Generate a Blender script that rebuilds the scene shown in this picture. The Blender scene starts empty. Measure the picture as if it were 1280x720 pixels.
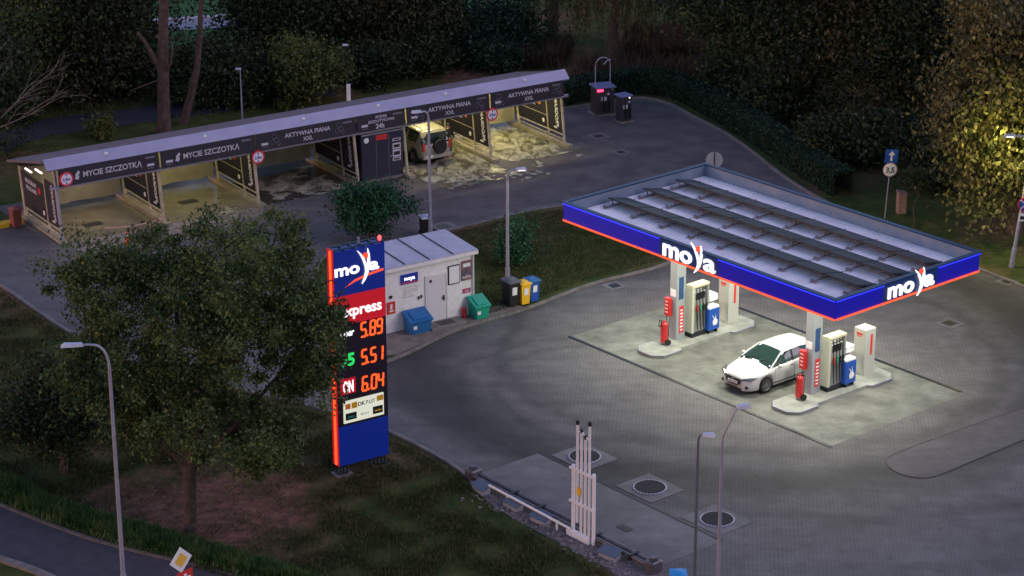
import bpy, math, random
import numpy as np
from mathutils import Vector, Matrix
random.seed(7); RNG = np.random.default_rng(7)
S = bpy.context.scene
C = S.collection
R = math.radians
# ------------------------------------------------------------------ camera
F, PITCH, ROLL, CH = 2947.05, 0.354529, -0.0025757, 35.3
cd = bpy.data.cameras.new('camera'); cam = bpy.data.objects.new('camera', cd); C.objects.link(cam)
cd.sensor_width = 36; cd.lens = 36*F/1280; cd.clip_start = 1; cd.clip_end = 3000
_R = Vector((1, 0, 0)); _U = Vector((0, math.sin(PITCH), math.cos(PITCH))); _F = Vector((0, math.cos(PITCH), -math.sin(PITCH)))
R2 = math.cos(ROLL)*_R + math.sin(ROLL)*_U; U2 = -math.sin(ROLL)*_R + math.cos(ROLL)*_U
M = Matrix((R2, U2, -_F)).transposed().to_4x4(); M.translation = Vector((0, 0, CH))
cam.matrix_world = M
S.camera = cam
# ------------------------------------------------------------------ world and sun
w = bpy.data.worlds.new('World'); S.world = w; w.use_nodes = True
nt = w.node_tree; nt.nodes.clear()
sky = nt.nodes.new('ShaderNodeTexSky'); sky.sky_type = 'NISHITA'; sky.sun_disc = False
sky.sun_elevation = R(7); sky.sun_rotation = R(250); sky.air_density = 1.6; sky.ozone_density = 3
tint = nt.nodes.new('ShaderNodeMix'); tint.data_type = 'RGBA'; tint.blend_type = 'MULTIPLY'; tint.inputs[0].default_value = 1
tint.inputs[7].default_value = (.97, .78, 1.01, 1)
bgn = nt.nodes.new('ShaderNodeBackground'); bgn.inputs[1].default_value = .15
wo = nt.nodes.new('ShaderNodeOutputWorld')
nt.links.new(sky.outputs[0], tint.inputs[6]); nt.links.new(tint.outputs[2], bgn.inputs[0]); nt.links.new(bgn.outputs[0], wo.inputs[0])
sl = bpy.data.lights.new('sun', 'SUN'); sl.energy = .35; sl.angle = R(40); sl.color = (1, .72, .78)
so = bpy.data.objects.new('sun', sl); C.objects.link(so); so.rotation_euler = (R(55), 0, R(-110+180))
S.view_settings.view_transform = 'Standard'; S.view_settings.look = 'None'; S.view_settings.gamma = 1
S.view_settings.exposure = 1.45
S.render.engine = 'CYCLES'

# ------------------------------------------------------------------ helpers
def ray(px, py):
    return _F + R2*((px-640)/F) - U2*((py-360)/F)
def at(px, py, z=0.0):
    "ground position of a surveyed point"
    d = ray(px, py); t = (z-CH)/d.z
    return Vector((d.x*t, d.y*t, z))
def xy(px, py, z=0): p = at(px, py, z); return (p.x, p.y)
TH = R(-49.989); B0 = Vector((11.517, 78.459, 0)); CL, CWD, ZT = 14.82, 8.08, 5.75
cu = Vector((math.cos(TH), math.sin(TH), 0)); cv = Vector((-math.sin(TH), math.cos(TH), 0))
def CU(u, v, z=0): return B0 + cu*u + cv*v + Vector((0, 0, z))
TW = R(33.05); W0 = at(82, 306.5)
wd = Vector((math.cos(TW), math.sin(TW), 0)); wn = Vector((-math.sin(TW), math.cos(TW), 0))
def CW(d, n, z=0): return W0 + wd*d + wn*n + Vector((0, 0, z))

class MB:
    def __init__(s): s.v = []; s.f = []; s.m = []; s.sm = []
    def add(s, vs, fs, mi=0, smooth=False):
        o = len(s.v); s.v += [tuple(p) for p in vs]
        s.f += [tuple(i+o for i in f) for f in fs]; s.m += [mi]*len(fs); s.sm += [smooth]*len(fs); return s
    def box(s, c, d, rz=0, mi=0, rx=0, ry=0, top=None):
        m = Matrix.Rotation(rz, 3, 'Z') @ Matrix.Rotation(ry, 3, 'Y') @ Matrix.Rotation(rx, 3, 'X'); c = Vector(c); vs = []
        for z in (-.5, .5):
            k = top if (top and z > 0) else (1, 1)
            for x, y in ((-.5, -.5), (.5, -.5), (.5, .5), (-.5, .5)):
                vs.append(c + m @ Vector((x*d[0]*k[0], y*d[1]*k[1], z*d[2])))
        return s.add(vs, [(3, 2, 1, 0), (4, 5, 6, 7), (0, 1, 5, 4), (1, 2, 6, 5), (2, 3, 7, 6), (3, 0, 4, 7)], mi)
    def bbox(s, c, d, b=.02, mi=0):
        "box with bevelled vertical edges and a small top chamfer"
        x, y, z = d[0]/2, d[1]/2, d[2]/2; c = Vector(c)
        def ring(k, zz):
            X, Y = x-k, y-k
            return [(-X+b, -Y, zz), (X-b, -Y, zz), (X, -Y+b, zz), (X, Y-b, zz), (X-b, Y, zz), (-X+b, Y, zz), (-X, Y-b, zz), (-X, -Y+b, zz)]
        vs = [c+Vector(p) for p in ring(0, -z)+ring(0, z-b)+ring(b, z)]
        fs = [tuple(range(7, -1, -1)), tuple(range(16, 24))]
        for k in (0, 8):
            fs += [(k+i, k+(i+1) % 8, k+8+(i+1) % 8, k+8+i) for i in range(8)]
        return s.add(vs, fs, mi)
    def cyl(s, p0, p1, r0, r1=None, n=12, mi=0, caps=True):
        p0 = Vector(p0); p1 = Vector(p1); r1 = r0 if r1 is None else r1
        a = (p1-p0).normalized(); q = Vector((0, 0, 1)) if abs(a.z) < .9 else Vector((1, 0, 0))
        e = a.cross(q).normalized(); g = a.cross(e); vs = []
        for p, r in ((p0, r0), (p1, r1)):
            vs += [p + (e*math.cos(2*math.pi*i/n) + g*math.sin(2*math.pi*i/n))*r for i in range(n)]
        s.add(vs, [(i, (i+1) % n, n+(i+1) % n, n+i) for i in range(n)], mi, True)
        if caps:
            s.add(vs, [tuple(range(n-1, -1, -1)), tuple(range(n, 2*n))], mi)
        return s
    def tube(s, pts, rs, n=8, mi=0):
        pts = [Vector(p) for p in pts]
        if not hasattr(rs, '__len__'): rs = [rs]*len(pts)
        vs = []; q = Vector((.31, .17, .93)).normalized()
        for i, p in enumerate(pts):
            a = (pts[min(i+1, len(pts)-1)] - pts[max(i-1, 0)]).normalized()
            e = a.cross(q)
            if e.length < .05: e = a.cross(Vector((1, 0, 0)))
            e.normalize(); g = a.cross(e)
            vs += [p + (e*math.cos(2*math.pi*k/n)+g*math.sin(2*math.pi*k/n))*rs[i] for k in range(n)]
        fs = []
        for i in range(len(pts)-1):
            fs += [(i*n+k, i*n+(k+1) % n, (i+1)*n+(k+1) % n, (i+1)*n+k) for k in range(n)]
        s.add(vs, fs, mi, True); L = (len(pts)-1)*n
        s.add(vs, [tuple(range(n-1, -1, -1)), tuple(range(L, L+n))], mi); return s
    def prism(s, pts, z0, z1, mi=0):
        "polygon in xy between z0 and z1"
        n = len(pts); ar = sum(pts[i][0]*pts[(i+1) % n][1]-pts[(i+1) % n][0]*pts[i][1] for i in range(n))
        if ar < 0: pts = pts[::-1]
        vs = [(p[0], p[1], z0) for p in pts]+[(p[0], p[1], z1) for p in pts]
        return s.add(vs, [tuple(range(n-1, -1, -1)), tuple(range(n, 2*n))]+[(i, (i+1) % n, n+(i+1) % n, n+i) for i in range(n)], mi)
    def plate(s, pts, y0, y1, mi=0):
        "polygon in xz between y0 (front) and y1"
        n = len(pts); ar = sum(pts[i][0]*pts[(i+1) % n][1]-pts[(i+1) % n][0]*pts[i][1] for i in range(n))
        if ar < 0: pts = pts[::-1]
        vs = [(p[0], y0, p[1]) for p in pts]+[(p[0], y1, p[1]) for p in pts]
        return s.add(vs, [tuple(range(n)), tuple(range(2*n-1, n-1, -1))]+[(i, n+i, n+(i+1) % n, (i+1) % n) for i in range(n)], mi)
    def sphere(s, c, r, n=12, k=8, mi=0):
        if not hasattr(r, '__len__'): r = (r, r, r)
        vs = []; c = Vector(c)
        for j in range(k+1):
            a = math.pi*j/k
            for i in range(n):
                b = 2*math.pi*i/n; vs.append(c+Vector((r[0]*math.sin(a)*math.cos(b), r[1]*math.sin(a)*math.sin(b), r[2]*math.cos(a))))
        return s.add(vs, [(j*n+i, (j+1)*n+i, (j+1)*n+(i+1) % n, j*n+(i+1) % n) for j in range(k) for i in range(n)], mi, True)
    def text(s, body, h, cx, cz, y=-.01, wmax=None, wfix=None, ext=.004, bold=.0, mi=0, shear=0, align='C'):
        vs, fs = text_geo(body, bold, shear)
        xs = [p[0] for p in vs]; zs = [p[1] for p in vs]
        k = h/(.73); kx = k; wdt = (max(xs)-min(xs))*k
        if wfix: kx = k*wfix/wdt
        elif wmax and (wdt > wmax): kx = k*wmax/wdt
        x0 = min(xs)+(max(xs)-min(xs))/2 if align == 'C' else min(xs)
        n = len(vs)
        s.add([((p[0]-x0)*kx+cx, y-p[2]*ext, (p[1]-.365)*k+cz) for p in vs], fs, mi); return s
    def build(s, name, mats, parent=None, loc=None, rz=0, rot=None):
        me = bpy.data.meshes.new(name); me.from_pydata(s.v, [], s.f)
        for m_ in (mats if isinstance(mats, (list, tuple)) else [mats]): me.materials.append(m_)
        me.polygons.foreach_set('material_index', s.m); me.polygons.foreach_set('use_smooth', s.sm); me.update()
        o = bpy.data.objects.new(name, me); C.objects.link(o)
        if parent: o.parent = parent
        if loc is not None: o.location = loc
        o.rotation_euler = rot if rot else (0, 0, rz); return o
_tc = {}
def text_geo(body, bold, shear):
    key = (body, bold, shear)
    if key in _tc: return _tc[key]
    cv_ = bpy.data.curves.new('t', 'FONT'); cv_.body = body; cv_.size = 1; cv_.extrude = .5; cv_.offset = bold; cv_.shear = shear; cv_.resolution_u = 3
    cv_.align_x = 'CENTER'
    o = bpy.data.objects.new('t', cv_); C.objects.link(o)
    dg = bpy.context.evaluated_depsgraph_get(); me = o.evaluated_get(dg).to_mesh()
    vs = [(v.co.x, v.co.y, v.co.z) for v in me.vertices]; fs = [tuple(p.vertices) for p in me.polygons]
    o.evaluated_get(dg).to_mesh_clear(); bpy.data.objects.remove(o); bpy.data.curves.remove(cv_)
    _tc[key] = (vs, fs); return _tc[key]
def tag(o, label, cat, group=None):
    o['label'] = label; o['category'] = cat
    if group: o['group'] = group
    return o
def thing(name, label, cat, loc=(0, 0, 0), rz=0, group=None):
    o = bpy.data.objects.new(name, None); C.objects.link(o); o.empty_display_size = .2
    o.location = loc; o.rotation_euler = (0, 0, rz); return tag(o, label, cat, group)
def struct(o): o['kind'] = 'structure'; return o
def stuff(o, label, cat): tag(o, label, cat); o['kind'] = 'stuff'; return o
def dup(root, loc, rz, label, group=None, scale=None):
    r = root.copy(); C.objects.link(r); r.location = loc; r.rotation_euler = (0, 0, rz); r['label'] = label
    if group: r['group'] = group
    if scale is not None: r.scale = scale
    for ch in list(root.children):
        c = ch.copy(); C.objects.link(c); c.parent = r
        for g in list(ch.children):
            d = g.copy(); C.objects.link(d); d.parent = c
    return r

# ------------------------------------------------------------------ materials
def mat(name, col, rough=.6, metal=0, emit=None, es=1, col2=None, scale=3, detail=4, bump=0, spec=.5, lo=.35, hi=.65, bscale=None, coat=0):
    m = bpy.data.materials.new(name); m.use_nodes = True; t = m.node_tree; b = t.nodes['Principled BSDF']
    b.inputs['Base Color'].default_value = (*col, 1); b.inputs['Roughness'].default_value = rough; b.inputs['Metallic'].default_value = metal
    b.inputs['Specular IOR Level'].default_value = spec; b.inputs['Coat Weight'].default_value = coat
    if emit: b.inputs['Emission Color'].default_value = (*emit, 1); b.inputs['Emission Strength'].default_value = es
    if col2 or bump:
        g = t.nodes.new('ShaderNodeNewGeometry')
        n = t.nodes.new('ShaderNodeTexNoise'); n.inputs['Scale'].default_value = scale; n.inputs['Detail'].default_value = detail
        t.links.new(g.outputs['Position'], n.inputs['Vector'])
    if col2:
        r = t.nodes.new('ShaderNodeValToRGB'); r.color_ramp.elements[0].position = lo; r.color_ramp.elements[1].position = hi
        r.color_ramp.elements[0].color = (*col, 1); r.color_ramp.elements[1].color = (*col2, 1)
        t.links.new(n.outputs['Fac'], r.inputs[0]); t.links.new(r.outputs[0], b.inputs['Base Color'])
    if bump:
        n2 = t.nodes.new('ShaderNodeTexNoise'); n2.inputs['Scale'].default_value = bscale or scale*3; t.links.new(g.outputs['Position'], n2.inputs['Vector'])
        bm = t.nodes.new('ShaderNodeBump'); bm.inputs['Strength'].default_value = bump; bm.inputs['Distance'].default_value = .03
        t.links.new(n2.outputs['Fac'], bm.inputs['Height']); t.links.new(bm.outputs[0], b.inputs['Normal'])
    return m

def N(t, typ, **kw):
    n = t.nodes.new(typ)
    for k, v in kw.items(): setattr(n, k, v)
    return n
def paving_mat(name, base, rot, size, dark=.55, rings=True, joint=.75, amp=1):
    m = bpy.data.materials.new(name); m.use_nodes = True; t = m.node_tree; b = t.nodes['Principled BSDF']; L = t.links.new
    g = N(t, 'ShaderNodeNewGeometry'); mp = N(t, 'ShaderNodeMapping'); mp.inputs['Rotation'].default_value = (0, 0, rot)
    L(g.outputs['Position'], mp.inputs['Vector'])
    br = N(t, 'ShaderNodeTexBrick'); br.inputs['Scale'].default_value = 1; br.inputs['Brick Width'].default_value = size[0]; br.inputs['Row Height'].default_value = size[1]
    br.inputs['Mortar Size'].default_value = .016; br.inputs['Mortar Smooth'].default_value = .3
    c1 = [x*1.05 for x in base]; c2 = [x*.9 for x in base]
    br.inputs['Color1'].default_value = (*c1, 1); br.inputs['Color2'].default_value = (*c2, 1); br.inputs['Mortar'].default_value = (*[x*joint*.75 for x in base], 1)
    L(mp.outputs[0], br.inputs['Vector'])
    # large blotches and small stains
    def noise(sc, det, lo, hi, a, bb, vec=None):
        n = N(t, 'ShaderNodeTexNoise'); n.inputs['Scale'].default_value = sc; n.inputs['Detail'].default_value = det; n.inputs['Roughness'].default_value = .6
        L((vec or g.outputs['Position']), n.inputs['Vector'])
        r = N(t, 'ShaderNodeMapRange'); r.inputs[1].default_value = lo; r.inputs[2].default_value = hi; r.inputs[3].default_value = a; r.inputs[4].default_value = bb
        L(n.outputs['Fac'], r.inputs[0]); return r.outputs[0]
    def mul(a, bb):
        x = N(t, 'ShaderNodeMath', operation='MULTIPLY'); L(a, x.inputs[0]); L(bb, x.inputs[1]); return x.outputs[0]
    f = mul(noise(.16, 5, .3, .7, 1-.22*amp, 1+.15*amp), noise(1.3, 7, .32, .72, 1+.12*amp, 1-.24*amp))
    f = mul(f, noise(3.5, 3, .62, .7, 1, .72))
    mp2 = N(t, 'ShaderNodeMapping'); mp2.inputs['Rotation'].default_value = (0, 0, rot); mp2.inputs['Scale'].default_value = (.25, 1.6, 1); L(g.outputs['Position'], mp2.inputs['Vector'])
    f = mul(f, noise(.7, 6, .35, .7, 1.08, .8, mp2.outputs[0]))
    if rings:
        # tyre marks worn in a wide ring where cars turn round the pumps
        sp = N(t, 'ShaderNodeSeparateXYZ'); L(g.outputs['Position'], sp.inputs[0])
        for (cx, cy, r0, wd_, st) in ((9.0, 88.3, 12.8, 2.0, .62), (9.5, 88, 9.9, .6, .3), (12, 90, 17.2, .7, .25), (4.2, 84, 4.9, .35, .22), (4.2, 83.5, 6.5, .3, .18)):
            dx = N(t, 'ShaderNodeMath', operation='SUBTRACT'); L(sp.outputs[0], dx.inputs[0]); dx.inputs[1].default_value = cx
            dy = N(t, 'ShaderNodeMath', operation='SUBTRACT'); L(sp.outputs[1], dy.inputs[0]); dy.inputs[1].default_value = cy
            cb = N(t, 'ShaderNodeCombineXYZ'); L(dx.outputs[0], cb.inputs[0]); L(dy.outputs[0], cb.inputs[1])
            ln = N(t, 'ShaderNodeVectorMath', operation='LENGTH'); L(cb.outputs[0], ln.inputs[0])
            wob = noise(.35, 3, 0, 1, -1.2, 1.2)
            ad = N(t, 'ShaderNodeMath', operation='ADD'); L(ln.outputs['Value'], ad.inputs[0]); L(wob, ad.inputs[1])
            sb = N(t, 'ShaderNodeMath', operation='SUBTRACT'); L(ad.outputs[0], sb.inputs[0]); sb.inputs[1].default_value = r0
            ab = N(t, 'ShaderNodeMath', operation='ABSOLUTE'); L(sb.outputs[0], ab.inputs[0])
            mr = N(t, 'ShaderNodeMapRange', interpolation_type='SMOOTHSTEP'); mr.inputs[1].default_value = 0; mr.inputs[2].default_value = wd_*1.3; mr.inputs[3].default_value = 1-st; mr.inputs[4].default_value = 1
            L(ab.outputs[0], mr.inputs[0]); f = mul(f, mr.outputs[0])
    mx = N(t, 'ShaderNodeVectorMath', operation='SCALE'); L(br.outputs['Color'], mx.inputs[0]); L(f, mx.inputs['Scale'])
    L(mx.outputs[0], b.inputs['Base Color']); b.inputs['Roughness'].default_value = .72; b.inputs['Specular IOR Level'].default_value = .35
    bm = N(t, 'ShaderNodeBump'); bm.inputs['Strength'].default_value = .3; bm.inputs['Distance'].default_value = .008
    inv = N(t, 'ShaderNodeMath', operation='SUBTRACT'); inv.inputs[0].default_value = 1; L(br.outputs['Fac'], inv.inputs[1]); L(inv.outputs[0], bm.inputs['Height'])
    L(bm.outputs[0], b.inputs['Normal']); return m

def ground_mat():
    m = bpy.data.materials.new('lawn'); m.use_nodes = True; t = m.node_tree; b = t.nodes['Principled BSDF']; L = t.links.new
    g = N(t, 'ShaderNodeNewGeometry')
    def noise(sc, det):
        n = N(t, 'ShaderNodeTexNoise'); n.inputs['Scale'].default_value = sc; n.inputs['Detail'].default_value = det; n.inputs['Roughness'].default_value = .65; L(g.outputs['Position'], n.inputs['Vector']); return n.outputs['Fac']
    r = N(t, 'ShaderNodeValToRGB'); e = r.color_ramp.elements
    e[0].position = .3; e[0].color = (.022, .045, .012, 1); e[1].position = .72; e[1].color = (.085, .095, .03, 1); x = e.new(.5); x.color = (.05, .066, .02, 1)
    L(noise(.9, 8), r.inputs[0])
    # bare reddish earth and dry litter around the big tree
    vd = N(t, 'ShaderNodeVectorMath', operation='DISTANCE'); p = at(255, 640); vd.inputs[1].default_value = (p.x, p.y, 0); L(g.outputs['Position'], vd.inputs[0])
    n2 = noise(.45, 6)
    ms = N(t, 'ShaderNodeMath', operation='MULTIPLY_ADD'); L(n2, ms.inputs[0]); ms.inputs[1].default_value = -11; ms.inputs[2].default_value = 5.5
    ad = N(t, 'ShaderNodeMath', operation='ADD'); L(vd.outputs['Value'], ad.inputs[0]); L(ms.outputs[0], ad.inputs[1])
    mr = N(t, 'ShaderNodeMapRange'); mr.inputs[1].default_value = 2.4; mr.inputs[2].default_value = 5.6; mr.inputs[3].default_value = 1; mr.inputs[4].default_value = 0; L(ad.outputs[0], mr.inputs[0])
    n3 = N(t, 'ShaderNodeMapRange'); n3.inputs[1].default_value = .5; n3.inputs[2].default_value = .68; L(noise(.12, 5), n3.inputs[0])
    mx0 = N(t, 'ShaderNodeMath', operation='MAXIMUM'); L(mr.outputs[0], mx0.inputs[0]); L(n3.outputs[0], mx0.inputs[1])
    er = N(t, 'ShaderNodeValToRGB'); er.color_ramp.elements[0].position = .35; er.color_ramp.elements[0].color = (.07, .042, .03, 1); er.color_ramp.elements[1].position = .7; er.color_ramp.elements[1].color = (.24, .125, .09, 1)
    L(noise(2.5, 8), er.inputs[0])
    mx = N(t, 'ShaderNodeMix', data_type='RGBA'); L(mx0.outputs[0], mx.inputs[0]); L(r.outputs[0], mx.inputs[6]); L(er.outputs[0], mx.inputs[7])
    L(mx.outputs[2], b.inputs['Base Color']); b.inputs['Roughness'].default_value = .95; b.inputs['Specular IOR Level'].default_value = .1
    bm = N(t, 'ShaderNodeBump'); bm.inputs['Strength'].default_value = 1; bm.inputs['Distance'].default_value = .12; L(noise(5, 6), bm.inputs['Height']); L(bm.outputs[0], b.inputs['Normal']); return m

def leaf_mat(name, a, b_, c_, scale=1.3):
    m = bpy.data.materials.new(name); m.use_nodes = True; t = m.node_tree; b = t.nodes['Principled BSDF']; L = t.links.new
    g = N(t, 'ShaderNodeNewGeometry'); n = N(t, 'ShaderNodeTexNoise'); n.inputs['Scale'].default_value = scale; n.inputs['Detail'].default_value = 2; L(g.outputs['Position'], n.inputs['Vector'])
    r = N(t, 'ShaderNodeValToRGB'); e = r.color_ramp.elements; e[0].position = .3; e[0].color = (*a, 1); e[1].position = .72; e[1].color = (*c_, 1); x = e.new(.5); x.color = (*b_, 1)
    wn_ = N(t, 'ShaderNodeMath', operation='MULTIPLY_ADD'); L(g.outputs['Random Per Island'], wn_.inputs[0]); wn_.inputs[1].default_value = .5; 
    s2 = N(t, 'ShaderNodeMath', operation='SUBTRACT'); L(n.outputs['Fac'], s2.inputs[0]); s2.inputs[1].default_value = .25; L(s2.outputs[0], wn_.inputs[2])
    L(wn_.outputs[0], r.inputs[0]); L(r.outputs[0], b.inputs['Base Color']); b.inputs['Roughness'].default_value = .55; b.inputs['Specular IOR Level'].default_value = .3
    tr = N(t, 'ShaderNodeBsdfTranslucent'); L(r.outputs[0], tr.inputs[0]); ms = N(t, 'ShaderNodeMixShader'); ms.inputs[0].default_value = .25
    L(b.outputs[0], ms.inputs[1]); L(tr.outputs[0], ms.inputs[2]); L(ms.outputs[0], t.nodes['Material Output'].inputs[0]); return m

m_lawn = ground_mat()
m_pave = paving_mat('block_paving', (.15, .14, .14), -TH, (.2, .1))
m_pave2 = paving_mat('smooth_paving', (.095, .085, .092), -TH, (.4, .4), rings=False, joint=1.2)
m_conc = paving_mat('pump_concrete', (.165, .167, .148), -TH, (3.7, 3.8), rings=False, joint=1.5, amp=1.7)
m_pad = paving_mat('pad_concrete', (.165, .155, .155), -TH, (2.3, 2.6), rings=False, joint=1.4)
m_asph = mat('road_asphalt', (.038, .037, .052), .85, col2=(.055, .052, .068), scale=2, bump=.5, bscale=30)
m_kerb = mat('kerb_stone', (.12, .105, .1), .8, col2=(.19, .17, .16), scale=3, bump=.3)
m_black = mat('black_plastic', (.012, .012, .014), .45)
m_dark = mat('dark_steel', (.03, .033, .04), .4, .6)
m_chan = mat('drain_channel', (.02, .02, .022), .6)
m_white = mat('white_paint', (.75, .74, .74), .5, col2=(.66, .64, .64), scale=6)
m_whiteb = mat('white_board', (.7, .7, .72), .5)
m_galv = mat('galvanised_steel', (.27, .28, .36), .5, .4, col2=(.34, .35, .44), scale=4)
m_roofm = mat('white_roof_sheet', (.88, .86, .9), .5, 0, col2=(.74, .72, .77), scale=1.2)
m_capblue = mat('blue_cap_metal', (.015, .05, .12), .35, .3)
m_parin = mat('parapet_inner', (.16, .22, .3), .5, .2, col2=(.22, .26, .33), scale=1.5)
m_fasc = mat('blue_fascia', (.004, .006, .34), .5, emit=(.0, .0003, .22), es=.2)
m_fascoff = mat('blue_fascia_unlit', (.008, .03, .12), .35, emit=(.0, .01, .05), es=.25)
m_ledb = mat('blue_led', (.02, .02, .5), .4, emit=(.02, .03, 1), es=.95)
m_ledr = mat('red_led', (.2, .02, .01), .6, emit=(1, .085, .018), es=.62)
m_litw = mat('lit_white_letters', (.8, .8, .8), .5, emit=(1, .97, 1), es=.45)
m_litball = mat('lit_red_ball', (.7, .08, .03), .5, emit=(1, .08, .03), es=.3)
m_led7 = mat('led_digits', (.9, .2, .05), .5, emit=(1, .07, .006), es=.5)
m_totblue = mat('totem_blue', (.006, .02, .2), .35, emit=(.0, .012, .16), es=.17)
m_totred = mat('totem_red', (.4, .01, .02), .4, emit=(.6, .005, .015), es=.18)
m_totgreen = mat('totem_green', (.02, .5, .1), .4, emit=(.02, .7, .12), es=.3)
m_totlit = mat('totem_lit_panel', (.7, .72, .6), .5, emit=(.8, .85, .62), es=.2)
m_red = mat('red_paint', (.5, .02, .02), .4, coat=.3)
m_redsign = mat('red_sign', (.55, .03, .03), .5)
m_orange = mat('orange_mark', (.8, .25, .02), .5)
m_yellow = mat('yellow_plastic', (.75, .42, .02), .45)
m_blue = mat('blue_plastic', (.01, .07, .35), .45)
m_bluebox = mat('blue_box_plastic', (.01, .13, .35), .45, col2=(.015, .1, .3), scale=5)
m_green = mat('green_box_plastic', (.01, .3, .2), .45)
m_navy = mat('navy_panel', (.02, .022, .04), .4, col2=(.028, .028, .05), scale=2)
m_banner = mat('dark_banner', (.012, .011, .022), .6)
m_tarp = mat('cream_tarpaulin', (.3, .27, .2), .7, col2=(.22, .195, .14), scale=1.5, bump=.2)
m_cream = mat('cream_frame', (.5, .44, .33), .55, col2=(.3, .25, .18), scale=4)
m_lav = mat('wash_roof_metal', (.4, .38, .5), .35, .5, col2=(.34, .33, .45), scale=1)
m_lavroof = mat('wash_roof_felt', (.1, .085, .1), .85, col2=(.16, .125, .15), scale=3)
m_glass = mat('dark_glass', (.01, .03, .028), .06, spec=.8, coat=.5)
m_carw = mat('white_car_paint', (.47, .465, .48), .35, coat=.25)
m_suv = mat('beige_car_paint', (.33, .31, .25), .35, coat=.3)
m_tyre = mat('tyre_rubber', (.012, .012, .012), .8)
m_rim = mat('alloy_rim', (.3, .3, .32), .35, .8)
m_lens = mat('headlight_lens', (.09, .095, .11), .12, .3, coat=1)
m_taill = mat('tail_lens', (.6, .03, .02), .2)
m_solar = mat('solar_panel', (.012, .018, .03), .4, .1, col2=(.02, .028, .042), scale=2)
m_bark = mat('bark', (.06, .04, .032), .95, col2=(.12, .075, .06), scale=5, bump=.8)
m_barkf = mat('dark_bark', (.03, .022, .018), .95, col2=(.07, .048, .04), scale=6, bump=.9)
m_barkr = mat('reddish_bark', (.05, .03, .026), .95, col2=(.10, .062, .052), scale=4, bump=.9)
m_barkl = mat('pale_branch', (.16, .14, .12), .95)
m_wood = mat('weathered_wood', (.22, .13, .1), .8, col2=(.3, .18, .14), scale=5)
m_foam = mat('wash_foam', (.07, .065, .04), .3, col2=(.55, .53, .42), scale=1.1, detail=9, lo=.4, hi=.66)
_t = m_foam.node_tree; _n = [q for q in _t.nodes if q.type == 'TEX_NOISE' and q.inputs['Scale'].default_value > 1][0]; _n.inputs['Distortion'].default_value = .9; _n.inputs['Roughness'].default_value = .68
_m = _t.nodes.new('ShaderNodeMapping'); _m.inputs['Rotation'].default_value = (0, 0, -TW+.5); _m.inputs['Scale'].default_value = (1.7, .8, 1); _g = [q for q in _t.nodes if q.type == 'NEW_GEOMETRY'][0]
_t.links.new(_g.outputs['Position'], _m.inputs['Vector']); _t.links.new(_m.outputs[0], _n.inputs['Vector'])
m_lampw = mat('lit_lamp_glass', (.9, .9, .9), .3, emit=(1, .95, .88), es=5)
m_tube = mat('lit_tube', (.9, .9, .8), .3, emit=(1, .86, .55), es=5)
m_canl = mat('canopy_lamp_glass', (.9, .9, .9), .3, emit=(.85, 1, .84), es=5)
m_steelbox = mat('pump_panel_grey', (.3, .31, .3), .4, .3)
m_pumpw = mat('pump_panel_cream', (.45, .46, .37), .45)
m_skin = mat('skin', (.45, .26, .19), .6); m_jack = mat('dark_jacket', (.02, .02, .03), .8); m_trous = mat('teal_trousers', (.03, .1, .11), .8); m_boot = mat('brown_boots', (.25, .08, .04), .7)
LF = dict(
 wooda=leaf_mat('leaf_wood_green', (.012, .026, .010), (.028, .05, .018), (.07, .095, .035), .6),
 woodb=leaf_mat('leaf_wood_brown', (.018, .02, .009), (.045, .045, .018), (.09, .085, .038), .6),
 olive=leaf_mat('leaf_olive', (.028, .052, .016), (.06, .10, .03), (.125, .165, .055)),
 green=leaf_mat('leaf_green', (.008, .035, .018), (.016, .075, .034), (.035, .12, .05)),
 dark=leaf_mat('leaf_dark', (.008, .018, .007), (.019, .035, .013), (.05, .068, .024)),
 brown=leaf_mat('leaf_brown', (.03, .038, .013), (.085, .085, .032), (.19, .16, .07)),
 shrub=leaf_mat('leaf_shrub', (.025, .04, .01), (.07, .09, .02), (.14, .15, .04)),
 teal=leaf_mat('leaf_teal', (.006, .022, .012), (.012, .04, .02), (.028, .06, .03)),
 red=leaf_mat('leaf_red', (.045, .028, .02), (.08, .052, .035), (.13, .09, .06)),
 grass=leaf_mat('grass_blade', (.02, .036, .009), (.045, .06, .018), (.10, .088, .034)),
 verge=leaf_mat('verge_blade', (.014, .055, .014), (.03, .095, .024), (.09, .13, .04)),
)

# ------------------------------------------------------------------ the ground
g = MB(); g.add([(-900, -300, 0), (900, -300, 0), (900, 1500, 0), (-900, 1500, 0)], [(0, 1, 2, 3)]); struct(g.build('ground', m_lawn))
def sheet(name, pts, z, m, lab=None):
    b = MB(); n = len(pts); ar = sum(pts[i][0]*pts[(i+1) % n][1]-pts[(i+1) % n][0]*pts[i][1] for i in range(n))
    if ar < 0: pts = pts[::-1]
    b.add([(p[0], p[1], z) for p in pts], [tuple(range(n))]); return b.build(name, m)
def t2(v): return (v.x, v.y)
def smooth_pts(pts, k=4):
    out = []; n = len(pts)
    for i in range(n-1):
        p0 = pts[max(i-1, 0)]; p1 = pts[i]; p2 = pts[i+1]; p3 = pts[min(i+2, n-1)]
        for j in range(k):
            t = j/k
            out.append(tuple(.5*((2*p1[a])+(-p0[a]+p2[a])*t+(2*p0[a]-5*p1[a]+4*p2[a]-p3[a])*t*t+(-p0[a]+3*p1[a]-3*p2[a]+p3[a])*t**3) for a in (0, 1)))
    out.append(tuple(pts[-1])); return out
south = smooth_pts([xy(*q) for q in ((-60, 325), (0, 357), (45, 388), (95, 420), (175, 455), (300, 488), (400, 512), (490, 542), (575, 589), (610, 628), (660, 658), (760, 712), (800, 735), (900, 800))])
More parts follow.
